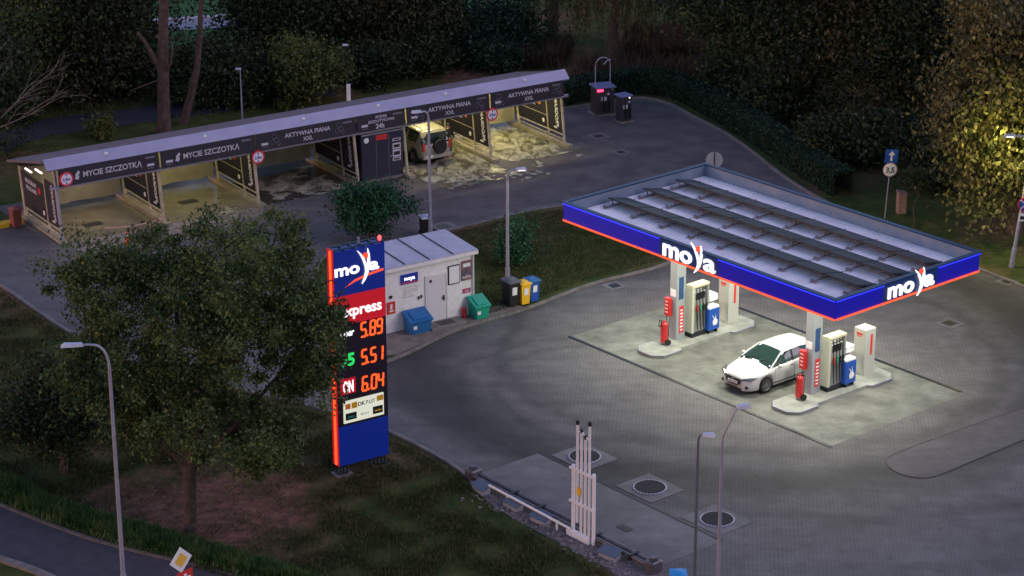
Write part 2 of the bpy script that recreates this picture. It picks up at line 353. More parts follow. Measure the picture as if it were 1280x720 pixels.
north = smooth_pts([xy(*q) for q in ((1700, 520), (1400, 412), (1280, 360), (1220, 336), (1100, 285), (1030, 252), (985, 225), (940, 190), (905, 166), (870, 148), (835, 130), (800, 123), (760, 128), (705, 137))])
pave_poly = south + [(14, 55), (26, 40), (60, 40)] + north + [t2(CW(28.4, 7)), t2(CW(-.6, 7)), t2(CW(-.6, 5)), t2(CW(-9, 3.6))]
struct(sheet('forecourt_pavement', pave_poly, .008, m_pave))
struct(sheet('shaded_yard_asphalt', smooth_pts([t2(CW(12, -.3)), t2(CW(20, -.4)), t2(CW(28, -.4)), t2(CW(28.6, 2)), t2(CW(28.6, 6.5))]+[xy(*q) for q in ((722, 137), (760, 131), (800, 127), (835, 134), (867, 152), (903, 170), (937, 193), (980, 228), (1000, 250), (940, 285), (850, 274), (780, 256), (705, 253), (640, 264), (560, 285), (500, 298), (440, 300), (430, 270))])+[t2(CW(12, -.3))], .0125, mat('shaded_yard_asphalt', (.06, .05, .054), .75, col2=(.105, .092, .096), scale=.8, detail=9, bump=.4, bscale=25)))  # smooth asphalt yard, with the tree shade put into its darker colour
def strip(name, pts, wdt, z0, z1, m):
    b = MB()
    n = len(pts); vs = []
    for i in range(n):
        a = Vector(pts[max(i-1, 0)]); c = Vector(pts[min(i+1, n-1)]); d = (c-a).normalized(); nn = Vector((-d.y, d.x))*wdt/2; p = Vector(pts[i])
        for q, z in ((p+nn, z0), (p+nn, z1), (p-nn, z1), (p-nn, z0)): vs.append((q.x, q.y, z))
    fs = []
    for i in range(n-1):
        for k in range(3): fs.append((i*4+k, i*4+k+1, (i+1)*4+k+1, (i+1)*4+k))
    fs += [(0, 1, 2, 3), ((n-1)*4+3, (n-1)*4+2, (n-1)*4+1, (n-1)*4)]
    b.add(vs, fs); return b.build(name, m)
struct(strip('kerb', south[:35], .14, 0, .09, m_kerb)); struct(strip('kerb', north, .14, 0, .1, m_kerb))
# grass island between wash and pumps
isl = smooth_pts([xy(*q) for q in ((385, 372), (400, 330), (430, 309), (500, 303), (560, 290), (640, 270), (705, 259), (780, 262), (850, 282), (862, 305), (830, 332), (740, 356), (660, 386), (600, 404), (560, 418), (495, 449), (440, 462), (400, 425), (385, 372))])
struct(sheet('grass_island', isl, .06, m_lawn)); struct(strip('kerb', isl, .13, 0, .1, m_kerb))
# worn strip in front of the hut
wp = [xy(*q) for q in ((470, 445), (495, 446), (560, 416), (600, 402), (655, 386), (640, 379), (600, 390), (470, 418))]
struct(sheet('path', wp, .066, mat('worn_earth', (.12, .095, .085), .9, col2=(.19, .155, .14), scale=2.5, bump=.4)))
# concrete under the canopy and its drain channels
def crect(u0, u1, v0, v1): return [t2(CU(u0, v0)), t2(CU(u1, v0)), t2(CU(u1, v1)), t2(CU(u0, v1))]
struct(sheet('pump_apron', crect(-14.4, -.05, .13, 7.76), .014, m_conc))
for nm, (u0, u1, v0, v1) in (('front', (-14.45, .0, .05, .21)), ('back', (-13.9, -.3, 7.68, 7.84))):
    b = MB(); L = u1-u0
    b.box((0, 0, 0), (L, .16, .01)); 
    for k in range(int(L/.5)): b.box((-L/2+.25+k*.5, 0, .007), (.46, .1, .006), mi=1)
    o = b.build('drain_channel', [m_chan, m_dark], loc=CU((u0+u1)/2, (v0+v1)/2, .022), rz=TH)
    tag(o, 'long dark drain channel on the %s of the pump concrete' % ('near side' if nm == 'front' else 'far side'), 'drain')
struct(sheet('concrete_pad', crect(-6.5, 2.85, -11.3, -8.36), .014, m_pad))
b = MB(); b.box((0, 0, 0), (9.3, .1, .012)); o = b.build('drain_channel', m_chan, loc=CU(-1.8, -8.3, .02), rz=TH); tag(o, 'narrow dark slot drain beside the three tank covers', 'drain')
gb = smooth_pts([xy(*q) for q in ((575, 590), (600, 593), (700, 640), (830, 716), (860, 745), (800, 740), (760, 712), (660, 658), (610, 628), (575, 590))], 3)
struct(sheet('gravel_strip', gb, .012, mat('dark_gravel', (.07, .055, .055), .95, col2=(.19, .16, .16), scale=9, bump=1, bscale=12)))
# round ended paved island on the right
ip = smooth_pts([t2(CU(*q)) for q in ((2.3, 9.5), (1.95, 4), (1.9, 1.6), (2.05, .85), (2.5, .45), (3.2, .3), (3.85, .6), (4.1, 1.3), (4.1, 4), (4.1, 9.5))])
struct(sheet('paved_island', ip, .025, m_pave2)); struct(strip('kerb', ip, .08, 0, .035, mat('dark_kerb', (.07, .06, .06), .8)))
# roads in the lower left
road = smooth_pts([xy(*q) for q in ((-500, 470), (-200, 562), (-80, 600), (0, 631), (60, 655), (110, 673), (160, 687), (240, 706), (330, 728), (500, 780), (700, 860))])
roadb = smooth_pts([xy(*q) for q in ((700, 990), (400, 880), (200, 790), (60, 722), (0, 700), (-80, 672), (-200, 630), (-500, 520))])
struct(sheet('road', road+roadb, .008, m_asph)); struct(strip('kerb', road, .16, 0, .05, mat('worn_kerb', (.1, .085, .07), .9, col2=(.16, .13, .11), scale=3)))
struct(strip('kerb', roadb, .3, 0, .1, m_kerb))
# far lawn, path and car park road behind the wash
struct(sheet('far_lawn', [xy(*q) for q in ((120, 60), (640, 60), (700, -60), (60, -60))], .02, mat('far_grass', (.012, .075, .014), .95, col2=(.02, .105, .022), scale=1)))
struct(sheet('path', [xy(*q) for q in ((130, 45), (300, 33), (300, 22), (130, 30))], .03, mat('pale_path', (.16, .18, .24), .8, col2=(.24, .26, .32), scale=2)))
struct(strip('kerb', [xy(130, 29), xy(215, 25.5), xy(300, 20)], .5, .03, .12, mat('path_edge', (.4, .4, .48), .8)))
struct(sheet('back_road', [xy(*q) for q in ((-80, 222), (60, 170), (250, 144), (420, 120), (420, 104), (240, 126), (60, 148), (-80, 190))], .012, mat('back_asphalt', (.015, .02, .035), .9)))

# ------------------------------------------------------------------ plants
def quads_obj(name, P, T, Bv, m, parent=None, extra=None):
    "leaf shaped quads from centres and two half axes"
    n = len(P); V = np.empty((n, 4, 3)); V[:, 0] = P-T; V[:, 1] = P+Bv; V[:, 2] = P+T; V[:, 3] = P-Bv
    V = V.reshape(-1, 3); nv = n*4
    me = bpy.data.meshes.new(name); me.vertices.add(nv); me.vertices.foreach_set('co', V.ravel()); me.loops.add(nv); me.loops.foreach_set('vertex_index', np.arange(nv, dtype=np.int32))
    me.polygons.add(n); me.polygons.foreach_set('loop_start', np.arange(0, nv, 4, dtype=np.int32)); me.polygons.foreach_set('loop_total', np.full(n, 4, dtype=np.int32))
    me.materials.append(m); me.update(calc_edges=True); me.validate()
    o = bpy.data.objects.new(name, me); C.objects.link(o)
    if parent: o.parent = parent
    return o
def leafcloud(P, size, droop=.2):
    n = len(P); T = RNG.normal(size=(n, 3)); T[:, 2] -= droop*2; T /= np.linalg.norm(T, axis=1)[:, None]
    Q = RNG.normal(size=(n, 3)); Bv = np.cross(T, Q); Bv /= np.linalg.norm(Bv, axis=1)[:, None]
    s = size*(.6+.8*RNG.random(n))[:, None]; return T*s*.5, Bv*s*.28
def clumps(c, r, k, shell=.45, zmin=None):
    out = []
    while len(out) < k:
        d = RNG.normal(size=3); d /= np.linalg.norm(d); q = RNG.random()**shell
        wob = .74+.5*math.sin(3.1*d[0]+1.7*d[1]+c[0])*math.cos(2.7*d[2]+c[1])
        p = np.array(c)+d*q*np.array(r)*wob
        if zmin is None or p[2] > zmin: out.append(p)
    return np.array(out)
def tree_local(root, height, crown_c, crown_r, nclump, nleaf, lsize, m, mb=None, trunk_r=.2, fork=None, clr=.55, lean=(0, 0), limbs=8, name='crown', droop=.2, wood=True):
    cl = clumps(crown_c, crown_r, nclump)
    wts = (.4+RNG.random(nclump)**2*1.6); idx = RNG.choice(nclump, nleaf, p=wts/wts.sum())
    P = cl[idx]+RNG.normal(size=(nleaf, 3))*np.array([clr, clr, clr*.62])*(.6+.7*wts[idx])[:, None]
    P[:, 2] = np.maximum(P[:, 2], .12)
    T, Bv = leafcloud(P, lsize, droop); quads_obj(name, P, T, Bv, m, root)
    if wood:
        b = MB(); fork = fork or crown_c[2]*.5
        top = Vector(crown_c)+Vector((lean[0]*.3, lean[1]*.3, crown_r[2]*.45)); pts = []; rs = []
        for i in range(9):
            t = i/8; p = Vector((0, 0, -.1)).lerp(top, t); p.x += .12*math.sin(i*1.3+nclump)*t*2; p.y += .1*math.cos(i*1.7)*t*2
            pts.append(p); rs.append(trunk_r*(1.35 if i == 0 else 1)*(1-t*.82))
        b.tube(pts, rs, 9)
        order = RNG.permutation(nclump)[:limbs]
        for j in order:
            e = Vector(cl[j]); t = min(.85, max(.2, (fork+(e.z-fork)*.3)/top.z)); i = t*8; k = int(i); s0 = pts[k].lerp(pts[min(k+1, 8)], i-k)
            mid = s0.lerp(e, .5)+Vector((0, 0, -.15*(e-s0).length*.5)); r0 = trunk_r*(1-t*.8)*.55
            b.tube([s0, s0.lerp(mid, .6), mid, mid.lerp(e, .55)+Vector((0, 0, .1)), e], [r0, r0*.8, r0*.6, r0*.4, r0*.15], 6)
        b.build('trunk', mb or m_bark, root)
def tree(label, base, height, rad, m, nleaf=9000, lsize=.3, cz=None, rz_=None, nclump=40, trunk_r=.22, cat='tree', name='tree', group=None, **k):
    t = thing(name, label, cat, base, random.random()*6.28 if 'rot' not in k else k.pop('rot'), group)
    cz = cz or height*.62; rz_ = rz_ or height-cz
    tree_local(t, height, (k.pop('ox', 0), k.pop('oy', 0), cz), (rad, rad, rz_), nclump, nleaf, lsize, m, trunk_r=trunk_r, **k); return t

# big foreground tree
t = thing('broadleaf_tree', 'large leafy tree in front of the price sign, trunk on bare brown earth', 'tree', at(240, 672))
cc = []; 
def crownpt(px, py, dy=0):
    "offset from the trunk base of a point of the crown"
    base = at(240, 672); d = ray(px, py); tt = (base.y+dy)/d.y; return (d.x*tt-base.x, dy, CH+d.z*tt)
blobs = [(250, 330, 1.3, 0), (190, 330, 1.3, .8), (140, 330, 1.1, 0), (115, 375, 1.1, -.6), (180, 390, 1.2, 1.2), (240, 400, 1.5, -1.2), (320, 310, 1.3, .5), (365, 350, 1.4, 0), (385, 410, 1.3, -.5),
         (340, 400, 1.6, 1.5), (390, 450, .9, .3), (300, 450, 1.7, -1.5), (360, 485, 1.3, .6), (230, 470, 1.6, 1.6), (170, 460, 1.3, -.8), (130, 430, 1.0, .8), (370, 540, 1.1, -.4), (330, 540, 1.2, 1), (285, 520, 1.4, 0), (225, 530, 1.2, -1),
         (180, 520, 1.2, .7), (100, 345, .8, .3), (290, 350, 1.5, -2.2), (290, 400, 1.4, 2.6), (330, 575, .7, .4), (415, 410, .5, .2), (412, 372, .45, -.2), (350, 285, .7, .5), (250, 290, .6, 0), (90, 470, .9, -.5), (422, 395, .42, .3), (424, 425, .42, -.3), (415, 350, .4, .1), (420, 450, .4, 0), (436, 380, .34, .2), (440, 402, .3, -.2), (434, 425, .34, 0), (430, 362, .3, .1), (145, 490, 1.1, 0), (128, 322, .4, .2)]
Ps = []; ends = []
for (px, py, r, dy) in blobs:
    c = np.array(crownpt(px, py, dy)); k = max(5, int(13*r)); sub = c+RNG.normal(size=(k, 3))*np.array([r*.55, r*.6, r*.42])
    sz = .13+.24*RNG.random(k)
    ends.append((Vector(c), [Vector(s) for s in sub[:3]])); n = int(2300*r*r)
    i = RNG.integers(0, k, n); Ps.append(sub[i]+RNG.normal(size=(n, 3))*sz[i][:, None]*np.array([1, 1, .7]))
P = np.concatenate(Ps); P = P[P[:, 2] > .8]; P = P[(P[:, 0]+RNG.normal(size=len(P))*.08 < np.where(P[:, 2] > 8.4, 4.6, 5.35)) & ((P[:, 2] > 5.1) | (P[:, 0] < 3.9))]
T, Bv = leafcloud(P, .135, .25); quads_obj('crown', P, T, Bv, LF['olive'], t)
b = MB(); fk = Vector((.05, 0, 2.6)); b.tube([(0, 0, -.1), (-.02, 0, .5), (0, 0, 1.3), (.02, 0, 2.1), fk], [.3, .24, .22, .22, .2], 10)
mains = []
for tgt, r in (((-1.5, .4, 6), .12), ((.9, -.3, 6.8), .14), ((3.0, .5, 5.6), .1), ((-.2, .6, 8.2), .11), ((-3.0, -.2, 6.3), .08), ((1.8, 1.5, 7.5), .08)):
    e = Vector(tgt); m1 = fk.lerp(e, .45)+Vector((e.x*.08, 0, .1)); b.tube([fk-Vector((0, 0, .2)), fk.lerp(m1, .5), m1, m1.lerp(e, .5), e], [r*1.3, r*1.1, r, r*.75, r*.5], 8); mains += [m1, m1.lerp(e, .5), e]
for c, subs in ends:
    s0 = min(mains, key=lambda q: (q-c).length); md = s0.lerp(c, .5)+Vector((0, 0, -.12)); b.tube([s0, md, c], [.055, .04, .02], 5)
    for s_ in subs: b.tube([c, c.lerp(s_, .5)+Vector((0, 0, -.05)), s_], [.022, .015, .007], 4)
b.build('trunk', m_barkf, t)

def px_tree(label, bx, by, topy, radpx, m, botpx=None, **k):
    "tree whose base, top and crown width were measured"
    p = at(bx, by); d = ray(bx, topy); tt = p.y/d.y; h = CH+d.z*tt; ppm = F/(p.y*1.0)*1.0; r = radpx/ppm
    return tree(label, p, h, r, m, **k)
px_tree('dark low spreading tree at the left edge of the lower lawn', 80, 590, 432, 88, LF['dark'], nleaf=26000, lsize=.15, nclump=60, cz=2.9, trunk_r=.14, clr=.38)
px_tree('small bright green tree on the verge behind the price sign', 462, 300, 222, 50, LF['green'], nleaf=14000, lsize=.16, nclump=46, cz=1.55, trunk_r=.08, clr=.27, rz_=1.35)
px_tree('rounded green bush beside the lamp post behind the recycling bins', 641, 335, 272, 25, LF['green'], nleaf=6000, lsize=.13, nclump=26, cz=1.15, trunk_r=.05, clr=.22, rz_=.95, name='bush', cat='bush')
# the lit tree on the right
px_tree('tall brownish tree on the right, leaves lit yellow by street lamp', 1268, 290, -90, 138, LF['brown'], nleaf=80000, lsize=.25, nclump=150, cz=6.3, rz_=5.9, trunk_r=.3, clr=.6, droop=.6, rot=0)
px_tree('slim young tree with a tuft crown behind the wooden box', 1142, 284, 205, 13, LF['dark'], nleaf=1500, lsize=.12, nclump=14, cz=2.35, rz_=.35, trunk_r=.03, clr=.15, limbs=3, name='sapling', cat='tree')
# woodland behind, every tree on its own
wood = [
 ('olive leaved tree at the far left, bare twigs in front', 20, 128, -90, 85, 'shrub', 14000), ('dark tree behind the back road, second from the left', 90, 118, -60, 70, 'woodb', 13000),
 ('tree with dense black-green crown left of the thick bare trunk', 132, 112, -100, 66, 'wooda', 15000), ('dark leaning tree just right of the thick bare trunk', 268, 122, 62, 40, 'dark', 10000),
 ('tall dark tree above the left end of the wash roof', 352, 92, -110, 62, 'dark', 13000), ('tall tree behind the olive shrub by the wash roof', 385, 70, -120, 75, 'wooda', 13000),
 ('dark tree above the middle of the wash roof', 465, 78, -70, 62, 'woodb', 12000), ('tree left of the gap with the green far lawn', 520, 70, -80, 42, 'dark', 11000),
 ('dark bushy tree beyond the wash roof, right of the lawn gap', 615, 66, 16, 44, 'teal', 9000),
 ('broad dark tree at the bend of the hedge', 930, 105, -100, 80, 'wooda', 18000), ('tallest dark tree above the pump canopy', 1015, 140, -120, 90, 'dark', 20000),
 ('dark tree between the canopy tree and the road signs', 1095, 150, -110, 78, 'woodb', 17000), ('shaded tree directly behind the one-way sign', 1150, 165, -90, 70, 'dark', 14000),
 ('dark tree behind the brownish lit tree', 1290, 190, -160, 90, 'dark', 16000), ('tree at the left frame edge above the brown bin', -35, 190, -30, 60, 'dark', 10000)]
for lab, bx, by, ty, rp, mk, nl in wood:
    p_ = at(bx, by); d_ = ray(bx, ty); h_ = CH+d_.z*(p_.y/d_.y)
    px_tree(lab, bx, by, ty, rp*1.12, LF[mk], nleaf=int(nl*2.3), lsize=.23, nclump=70, trunk_r=.22, clr=.8, cz=h_*.48, rz_=h_*.5)
for i, (x, y, h) in enumerate(((-34, 158, 13), (-24, 163, 15), (-14, 165, 14), (3, 166, 14), (12, 163, 15), (22, 160, 16), (32, 152, 15), (34, 136, 14), (33, 120, 13))):
    nm = ('far left corner', 'left of the thick trunk', 'over the far path', 'behind the left willow', 'behind the right willow', 'behind the broad dark tree', 'behind the canopy tree', 'at the right back', 'at the right frame edge')[i]
    tree('back row dark tree of the wood, '+nm, (x, y, 0), h, 5.2, LF['dark'], nleaf=15000, lsize=.32, nclump=55, cz=h*.45, rz_=h*.48, clr=1.0)
# olive shrub behind the roof and low shrubs
px_tree('olive green spreading shrub behind the wash roof', 385, 128, 35, 60, LF['shrub'], nleaf=16000, lsize=.19, nclump=60, trunk_r=.1, clr=.4, cz=1.9, rz_=1.9, name='shrub', cat='shrub')
px_tree('small olive shrub behind the left end of the wash roof', 130, 172, 150, 18, LF['shrub'], nleaf=1800, lsize=.16, nclump=14, trunk_r=.03, clr=.2, cz=.55, rz_=.45, name='shrub', cat='shrub')
px_tree('dusky reddish shrub below the far lawn', 570, 62, 12, 34, LF['red'], nleaf=5000, lsize=.22, nclump=30, trunk_r=.06, clr=.35, cz=1, rz_=.9, name='shrub', cat='shrub')
px_tree('dark green shrub right of the dusky reddish one', 620, 88, 40, 30, LF['teal'], nleaf=5000, lsize=.22, nclump=30, trunk_r=.06, clr=.35, cz=1, rz_=.8, name='shrub', cat='shrub')
px_tree('dark shrub filling the corner behind the hedge', 905, 128, 60, 34, LF['dark'], nleaf=6000, lsize=.2, nclump=34, trunk_r=.06, clr=.35, cz=1.3, rz_=1.2, name='shrub', cat='shrub')
px_tree('dark shrub behind the hedge above the canopy edge', 1035, 205, 140, 34, LF['dark'], nleaf=7000, lsize=.2, nclump=34, trunk_r=.06, clr=.35, cz=1.3, rz_=1.2, name='shrub', cat='shrub')
for lab, bx, by, ty, rp in (('low dark undergrowth shrub left of the olive shrub', 315, 128, 70, 42), ('dark shrub under the tall trees right of the olive shrub', 470, 105, 50, 45), ('dark shrub below the tree by the lawn gap', 530, 92, 45, 36),
    ('dark undergrowth below the canopy trees, left of the hedge end', 965, 150, 95, 42), ('dark undergrowth right of the hedge corner', 1075, 205, 140, 42), ('dark undergrowth behind the one-way sign', 1120, 195, 130, 40), ('dark shrub at the foot of the brownish tree', 1185, 235, 180, 36),
    ('dark shrub behind the back road at far left', 60, 120, 70, 48), ('dark shrub between the back road and the bare trunk', 150, 116, 66, 44), ('dark shrub beside the leaning trunk', 275, 125, 66, 42), ('dark shrub at the left edge behind the brown bin', 8, 150, 110, 40)):
    px_tree(lab, bx, by, ty, rp, LF['dark'], nleaf=7000, lsize=.24, nclump=36, trunk_r=.05, clr=.4, cz=1.2, rz_=1.3, name='shrub', cat='shrub')
# thick bare trunk
t = thing('broadleaf_tree', 'thick bare reddish trunk rising behind the left wash roof', 'tree', at(205, 168))
b = MB(); b.tube([(0, 0, -.2), (.05, 0, 1), (.1, 0, 2.6), (.15, 0, 3.9), (.28, .1, 6), (.5, .1, 9), (.7, 0, 12)], [.42, .34, .31, .29, .25, .22, .17], 12)
b.tube([(.1, 0, 3.3), (-.3, -.1, 4.2), (-.7, -.1, 5.0), (-1.1, 0, 5.5)], [.17, .14, .1, .06], 8); b.tube([(.15, -.1, 3.2), (.6, -.3, 3.9), (.75, -.3, 4.8), (.6, -.2, 5.3)], [.07, .06, .05, .02], 7)
b.tube([(0, 0, 3), (-.9, -.2, 2.7), (-1.6, -.2, 2.4)], [.05, .04, .02], 6); b.build('trunk', m_barkr, t)
cl = clumps((.6, 0, 12.5), (4, 4, 2.6), 40); idx = RNG.integers(0, 40, 9000); P = cl[idx]+RNG.normal(size=(9000, 3))*.6; T, Bv = leafcloud(P, .3); quads_obj('crown', P, T, Bv, LF['dark'], t)
t = thing('broadleaf_tree', 'leaning dark trunk just right of the thick bare one', 'tree', at(228, 155))
b = MB(); b.tube([(0, 0, -.1), (.5, 0, 1.5), (.9, .1, 3), (1.15, .2, 5), (1.5, .2, 9.2)], [.26, .22, .18, .15, .08], 9); b.build('trunk', m_barkr, t)
cl = clumps((1.6, .2, 9.6), (2.4, 2, 1.4), 24); idx = RNG.integers(0, 24, 5000); P = cl[idx]+RNG.normal(size=(5000, 3))*.4; T, Bv = leafcloud(P, .24); quads_obj('crown', P, T, Bv, LF['dark'], t)
# bare branches at far left
t = thing('bare_tree', 'leafless tree with pale arching twigs at the far left', 'tree', at(-25, 210))
b = MB()
def br(p, d, L, r, dep):
    pts = [p]; q = Vector(p); dd = Vector(d).normalized()
    for i in range(5): dd = (dd+Vector((random.uniform(-.12, .12), random.uniform(-.12, .12), -.07 if dep else .02))).normalized(); q = q+dd*L/5; pts.append(q.copy())
    b.tube(pts, [r*(1-.16*i) for i in range(6)], 6)
    if dep < 3:
        for k in range(3): br(pts[2+k], dd+Vector((random.uniform(-.7, .7), random.uniform(-.4, .4), random.uniform(-.1, .6))), L*.62, r*.5, dep+1)
b.tube([(0, 0, -.1), (.1, 0, 1), (.25, 0, 2)], [.14, .12, .1], 7)
for d in ((.9, 0, .75), (.7, .1, 1.3), (1, -.1, .35), (.35, .1, 1.6)): br(Vector((.25, 0, 1.8)), d, 3.6, .06, 0)
b.build('trunk', m_barkl, t)
# weeping willows
def willow(label, bx, by, topy, radpx, m, seed):
    p = at(bx, by); d = ray(bx, topy); h = CH+d.z*(p.y/d.y); r = radpx/(F/p.y)
    t = thing('willow_tree', label, 'tree', p); P = []; T = []
    for k in range(260):
        a = RNG.random()*6.283; q = r*math.sqrt(RNG.random()); x, y = q*math.cos(a), q*math.sin(a); zt = h*(1-.35*(q/r)**2)*(.85+.15*RNG.random()); ln = zt*(.45+.45*RNG.random())*(.6+.4*q/r); n = int(ln/.12)
        zz = zt-np.arange(n)*.12; P.append(np.stack([x+.12*np.sin(zz*1.1+k)+RNG.normal(size=n)*.07, y+RNG.normal(size=n)*.07, zz], 1))
    P = np.concatenate(P); n = len(P); T = RNG.normal(size=(n, 3))*.3; T[:, 2] -= 1; T /= np.linalg.norm(T, axis=1)[:, None]; Bv = np.cross(T, RNG.normal(size=(n, 3))); Bv /= np.linalg.norm(Bv, axis=1)[:, None]
    s = (.22*(.6+.8*RNG.random(n)))[:, None]; quads_obj('crown', P, T*s*.6, Bv*s*.14, m, t)
    b = MB(); b.tube([(0, 0, -.1), (.1, 0, h*.3), (0, .1, h*.6), (0, 0, h*.85)], [.35, .28, .2, .08], 9)
    for k in range(7): a = k*.9; b.tube([(0, 0, h*(.35+.06*k)), (r*.35*math.cos(a), r*.35*math.sin(a), h*(.6+.04*k)), (r*.75*math.cos(a), r*.75*math.sin(a), h*(.66+.02*k))], [.13, .08, .03], 6)
    b.build('trunk', m_bark, t)
wl = leaf_mat('leaf_willow', (.05, .045, .022), (.10, .09, .04), (.17, .15, .065)); wl2 = leaf_mat('leaf_willow_green', (.035, .045, .02), (.08, .09, .035), (.14, .15, .055))
willow('weeping willow with hanging strands, left of the pair behind', 690, 62, -120, 50, wl2, 1); willow('weeping willow hanging over the vacuum machines, middle one', 765, 78, -110, 50, wl, 2); willow('weeping willow next to the broad dark tree', 838, 58, -100, 42, wl, 3)

def blades(name, label, cat, polys, n, h, wdt, m, z=.01, clump=0):
    "upright blades scattered in polygons"
    P = []
    ar = []
    for po in polys:
        a = abs(sum(po[i][0]*po[(i+1) % len(po)][1]-po[(i+1) % len(po)][0]*po[i][1] for i in range(len(po))))/2; ar.append(a)
    for po, a in zip(polys, ar):
        k = int(n*a/sum(ar)); q = np.array(po); lo = q.min(0); hi = q.max(0); got = []
        while sum(len(x) for x in got) < k:
            s_ = lo+(hi-lo)*RNG.random((k*2, 2)); ins = np.zeros(len(s_), bool); j = len(q)-1
            for i in range(len(q)):
                c_ = ((q[i, 1] > s_[:, 1]) != (q[j, 1] > s_[:, 1])) & (s_[:, 0] < (q[j, 0]-q[i, 0])*(s_[:, 1]-q[i, 1])/(q[j, 1]-q[i, 1]+1e-9)+q[i, 0]); ins ^= c_; j = i
            s_ = s_[ins]
            if clump: e0 = at(250, 640); dd = np.hypot(s_[:, 0]-e0.x, s_[:, 1]-e0.y); s_ = s_[(dd > 4.2) | (RNG.random(len(dd)) < dd/4.2*.35)]
            if clump: kk = np.sin(s_[:, 0]*1.9+np.sin(s_[:, 1]*1.3)*2)+np.sin(s_[:, 1]*2.3+np.cos(s_[:, 0]*1.7)*2); s_ = s_[(kk+RNG.normal(size=len(kk))*.8) > clump-1]
            got.append(s_)
        P.append(np.concatenate(got)[:k])
    P = np.concatenate(P); n = len(P); hh = h*(.5+RNG.random(n)); T = np.stack([RNG.normal(size=n)*.35, RNG.normal(size=n)*.35, np.ones(n)], 1)*hh[:, None]*.5
    a = RNG.random(n)*6.28; Bv = np.stack([np.cos(a), np.sin(a), 0*a], 1)*wdt*.5; P3 = np.stack([P[:, 0], P[:, 1], z+hh*.5], 1)
    return stuff(quads_obj(name, P3, T, Bv, m), label, cat)
lawnp = [xy(*q) for q in ((-20, 385), (0, 365), (45, 396), (95, 428), (175, 462), (300, 495), (400, 519), (490, 550), (570, 592), (606, 632), (656, 664), (756, 718), (790, 740), (330, 740), (160, 682), (0, 625), (-20, 610))]
blades('grass', 'short dark grass over the lower lawn', 'grass', [lawnp], 70000, .13, .035, LF['grass'], clump=.6)
islp = [xy(*q) for q in ((600, 398), (660, 380), (740, 350), (825, 328), (855, 305), (845, 285), (780, 266), (705, 263), (640, 275), (560, 295), (600, 330))]
blades('grass', 'mown grass on the verge between wash and pumps', 'grass', [islp], 22000, .1, .035, LF['grass'], z=.06)
vp = [xy(*q) for q in ((-20, 590), (0, 598), (60, 632), (130, 655), (240, 684), (340, 716), (430, 745), (330, 729), (240, 704), (160, 685), (60, 653), (0, 629), (-20, 620))]
blades('verge_grass', 'tall green grass and weeds along the lower road', 'grass', [vp], 26000, .42, .05, LF['verge'])
dg = [[xy(*q) for q in po] for po in (((480, 92), (560, 85), (700, 88), (720, 60), (600, 66), (480, 74)), ((780, 75), (880, 75), (885, 48), (780, 45)), ((705, 128), (800, 115), (880, 118), (880, 90), (720, 90)))]
blades('dry_grass', 'tall dusky reddish dry grass below the willows', 'grass', dg, 16000, .9, .06, LF['red'])
# hedge
hp = smooth_pts([xy(*q) for q in ((709, 133), (760, 124), (800, 119), (838, 125), (875, 144), (910, 164), (945, 187), (990, 218), (1035, 246))], 6)
hd = thing('hedge', 'clipped dark green hedge curving round the far edge of paving', 'hedge')
b = MB(); HP = []
offs = []
for i, p in enumerate(hp):
    a = Vector(hp[max(i-1, 0)]); c = Vector(hp[min(i+1, len(hp)-1)]); d = (c-a).normalized(); nn = Vector((-d.y, d.x)); nn = nn if nn.y > 0 else -nn
    offs.append((Vector(p)+nn*.25, Vector(p)+nn*1.35))
vs = []; fs = []
for a, c in offs: vs += [(a.x, a.y, 0), (a.x, a.y, 1.15), (c.x, c.y, 1.15), (c.x, c.y, 0)]
for i in range(len(offs)-1): fs += [(i*4+k, i*4+k+1, i*4+5+k, i*4+4+k) for k in range(3)]
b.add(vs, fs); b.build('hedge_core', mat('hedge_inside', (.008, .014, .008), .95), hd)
for k in range(46000):
    i = random.randrange(len(offs)-1); f_ = random.random(); a = offs[i][0].lerp(offs[i+1][0], f_); c = offs[i][1].lerp(offs[i+1][1], f_); r_ = random.random()
    if r_ < .5: q = a; z = random.random()*1.2
    elif r_ < .92: q = a.lerp(c, random.random()); z = 1.18
    else: q = c; z = random.random()*1.2
    HP.append((q.x+random.gauss(0, .06), q.y+random.gauss(0, .06), z+random.gauss(0, .05)))
P = np.array(HP); T, Bv = leafcloud(P, .13); quads_obj('foliage', P, T, Bv, LF['teal'], hd)
# litter / weeds flecks on the lawn

# ------------------------------------------------------------------ fuel canopy
def logo(b, h, x0, zb, y, mi_w=0, mi_b=1, fs=.82):
    "word with the reaching figure; h = x-height, x0 left end, zb base line"
    b.text('mo', h*1.35, x0+1.5*h, zb+.676*h, y, wfix=3.0*h, ext=.05, bold=.022, mi=mi_w)
    b.text('a', h*1.35, x0+4.78*h, zb+.676*h, y, wfix=1.2*h, ext=.05, bold=.022, mi=mi_w)
    fx = x0+3.72*h
    pts = [(-.95, 1.95), (-.55, 1.62), (-.2, 1.2), (.02, .75), (.12, .42), (.22, .8), (.27, 1.3), (.26, 1.95), (.42, 1.5), (.47, 1.0), (.4, .4), (.22, -.15), (-.1, -.65), (-.5, -1.0), (-.22, -.5), (-.06, 0), (-.1, .42), (-.28, .9), (-.55, 1.4)]
    k = h*fs; dz = (.25 if fs < 1 else -.02)*h
    b.plate([(fx+p[0]*k*(1 if fs < 1 else .85), zb+dz+p[1]*k*(.92 if fs < 1 else 1.05)) for p in pts], y-.07, y-.01, mi_w)
    b.plate([(fx+(-.02+.27*math.cos(a/14*6.283))*k, zb+dz+(1.42+.27*math.sin(a/14*6.283))*k) for a in range(14)], y-.06, y-.01, mi_b)
can = thing('fuel_canopy', 'flat pump canopy with glowing blue and red edges and solar panels', 'canopy', B0, TH)
ZD = 5.28
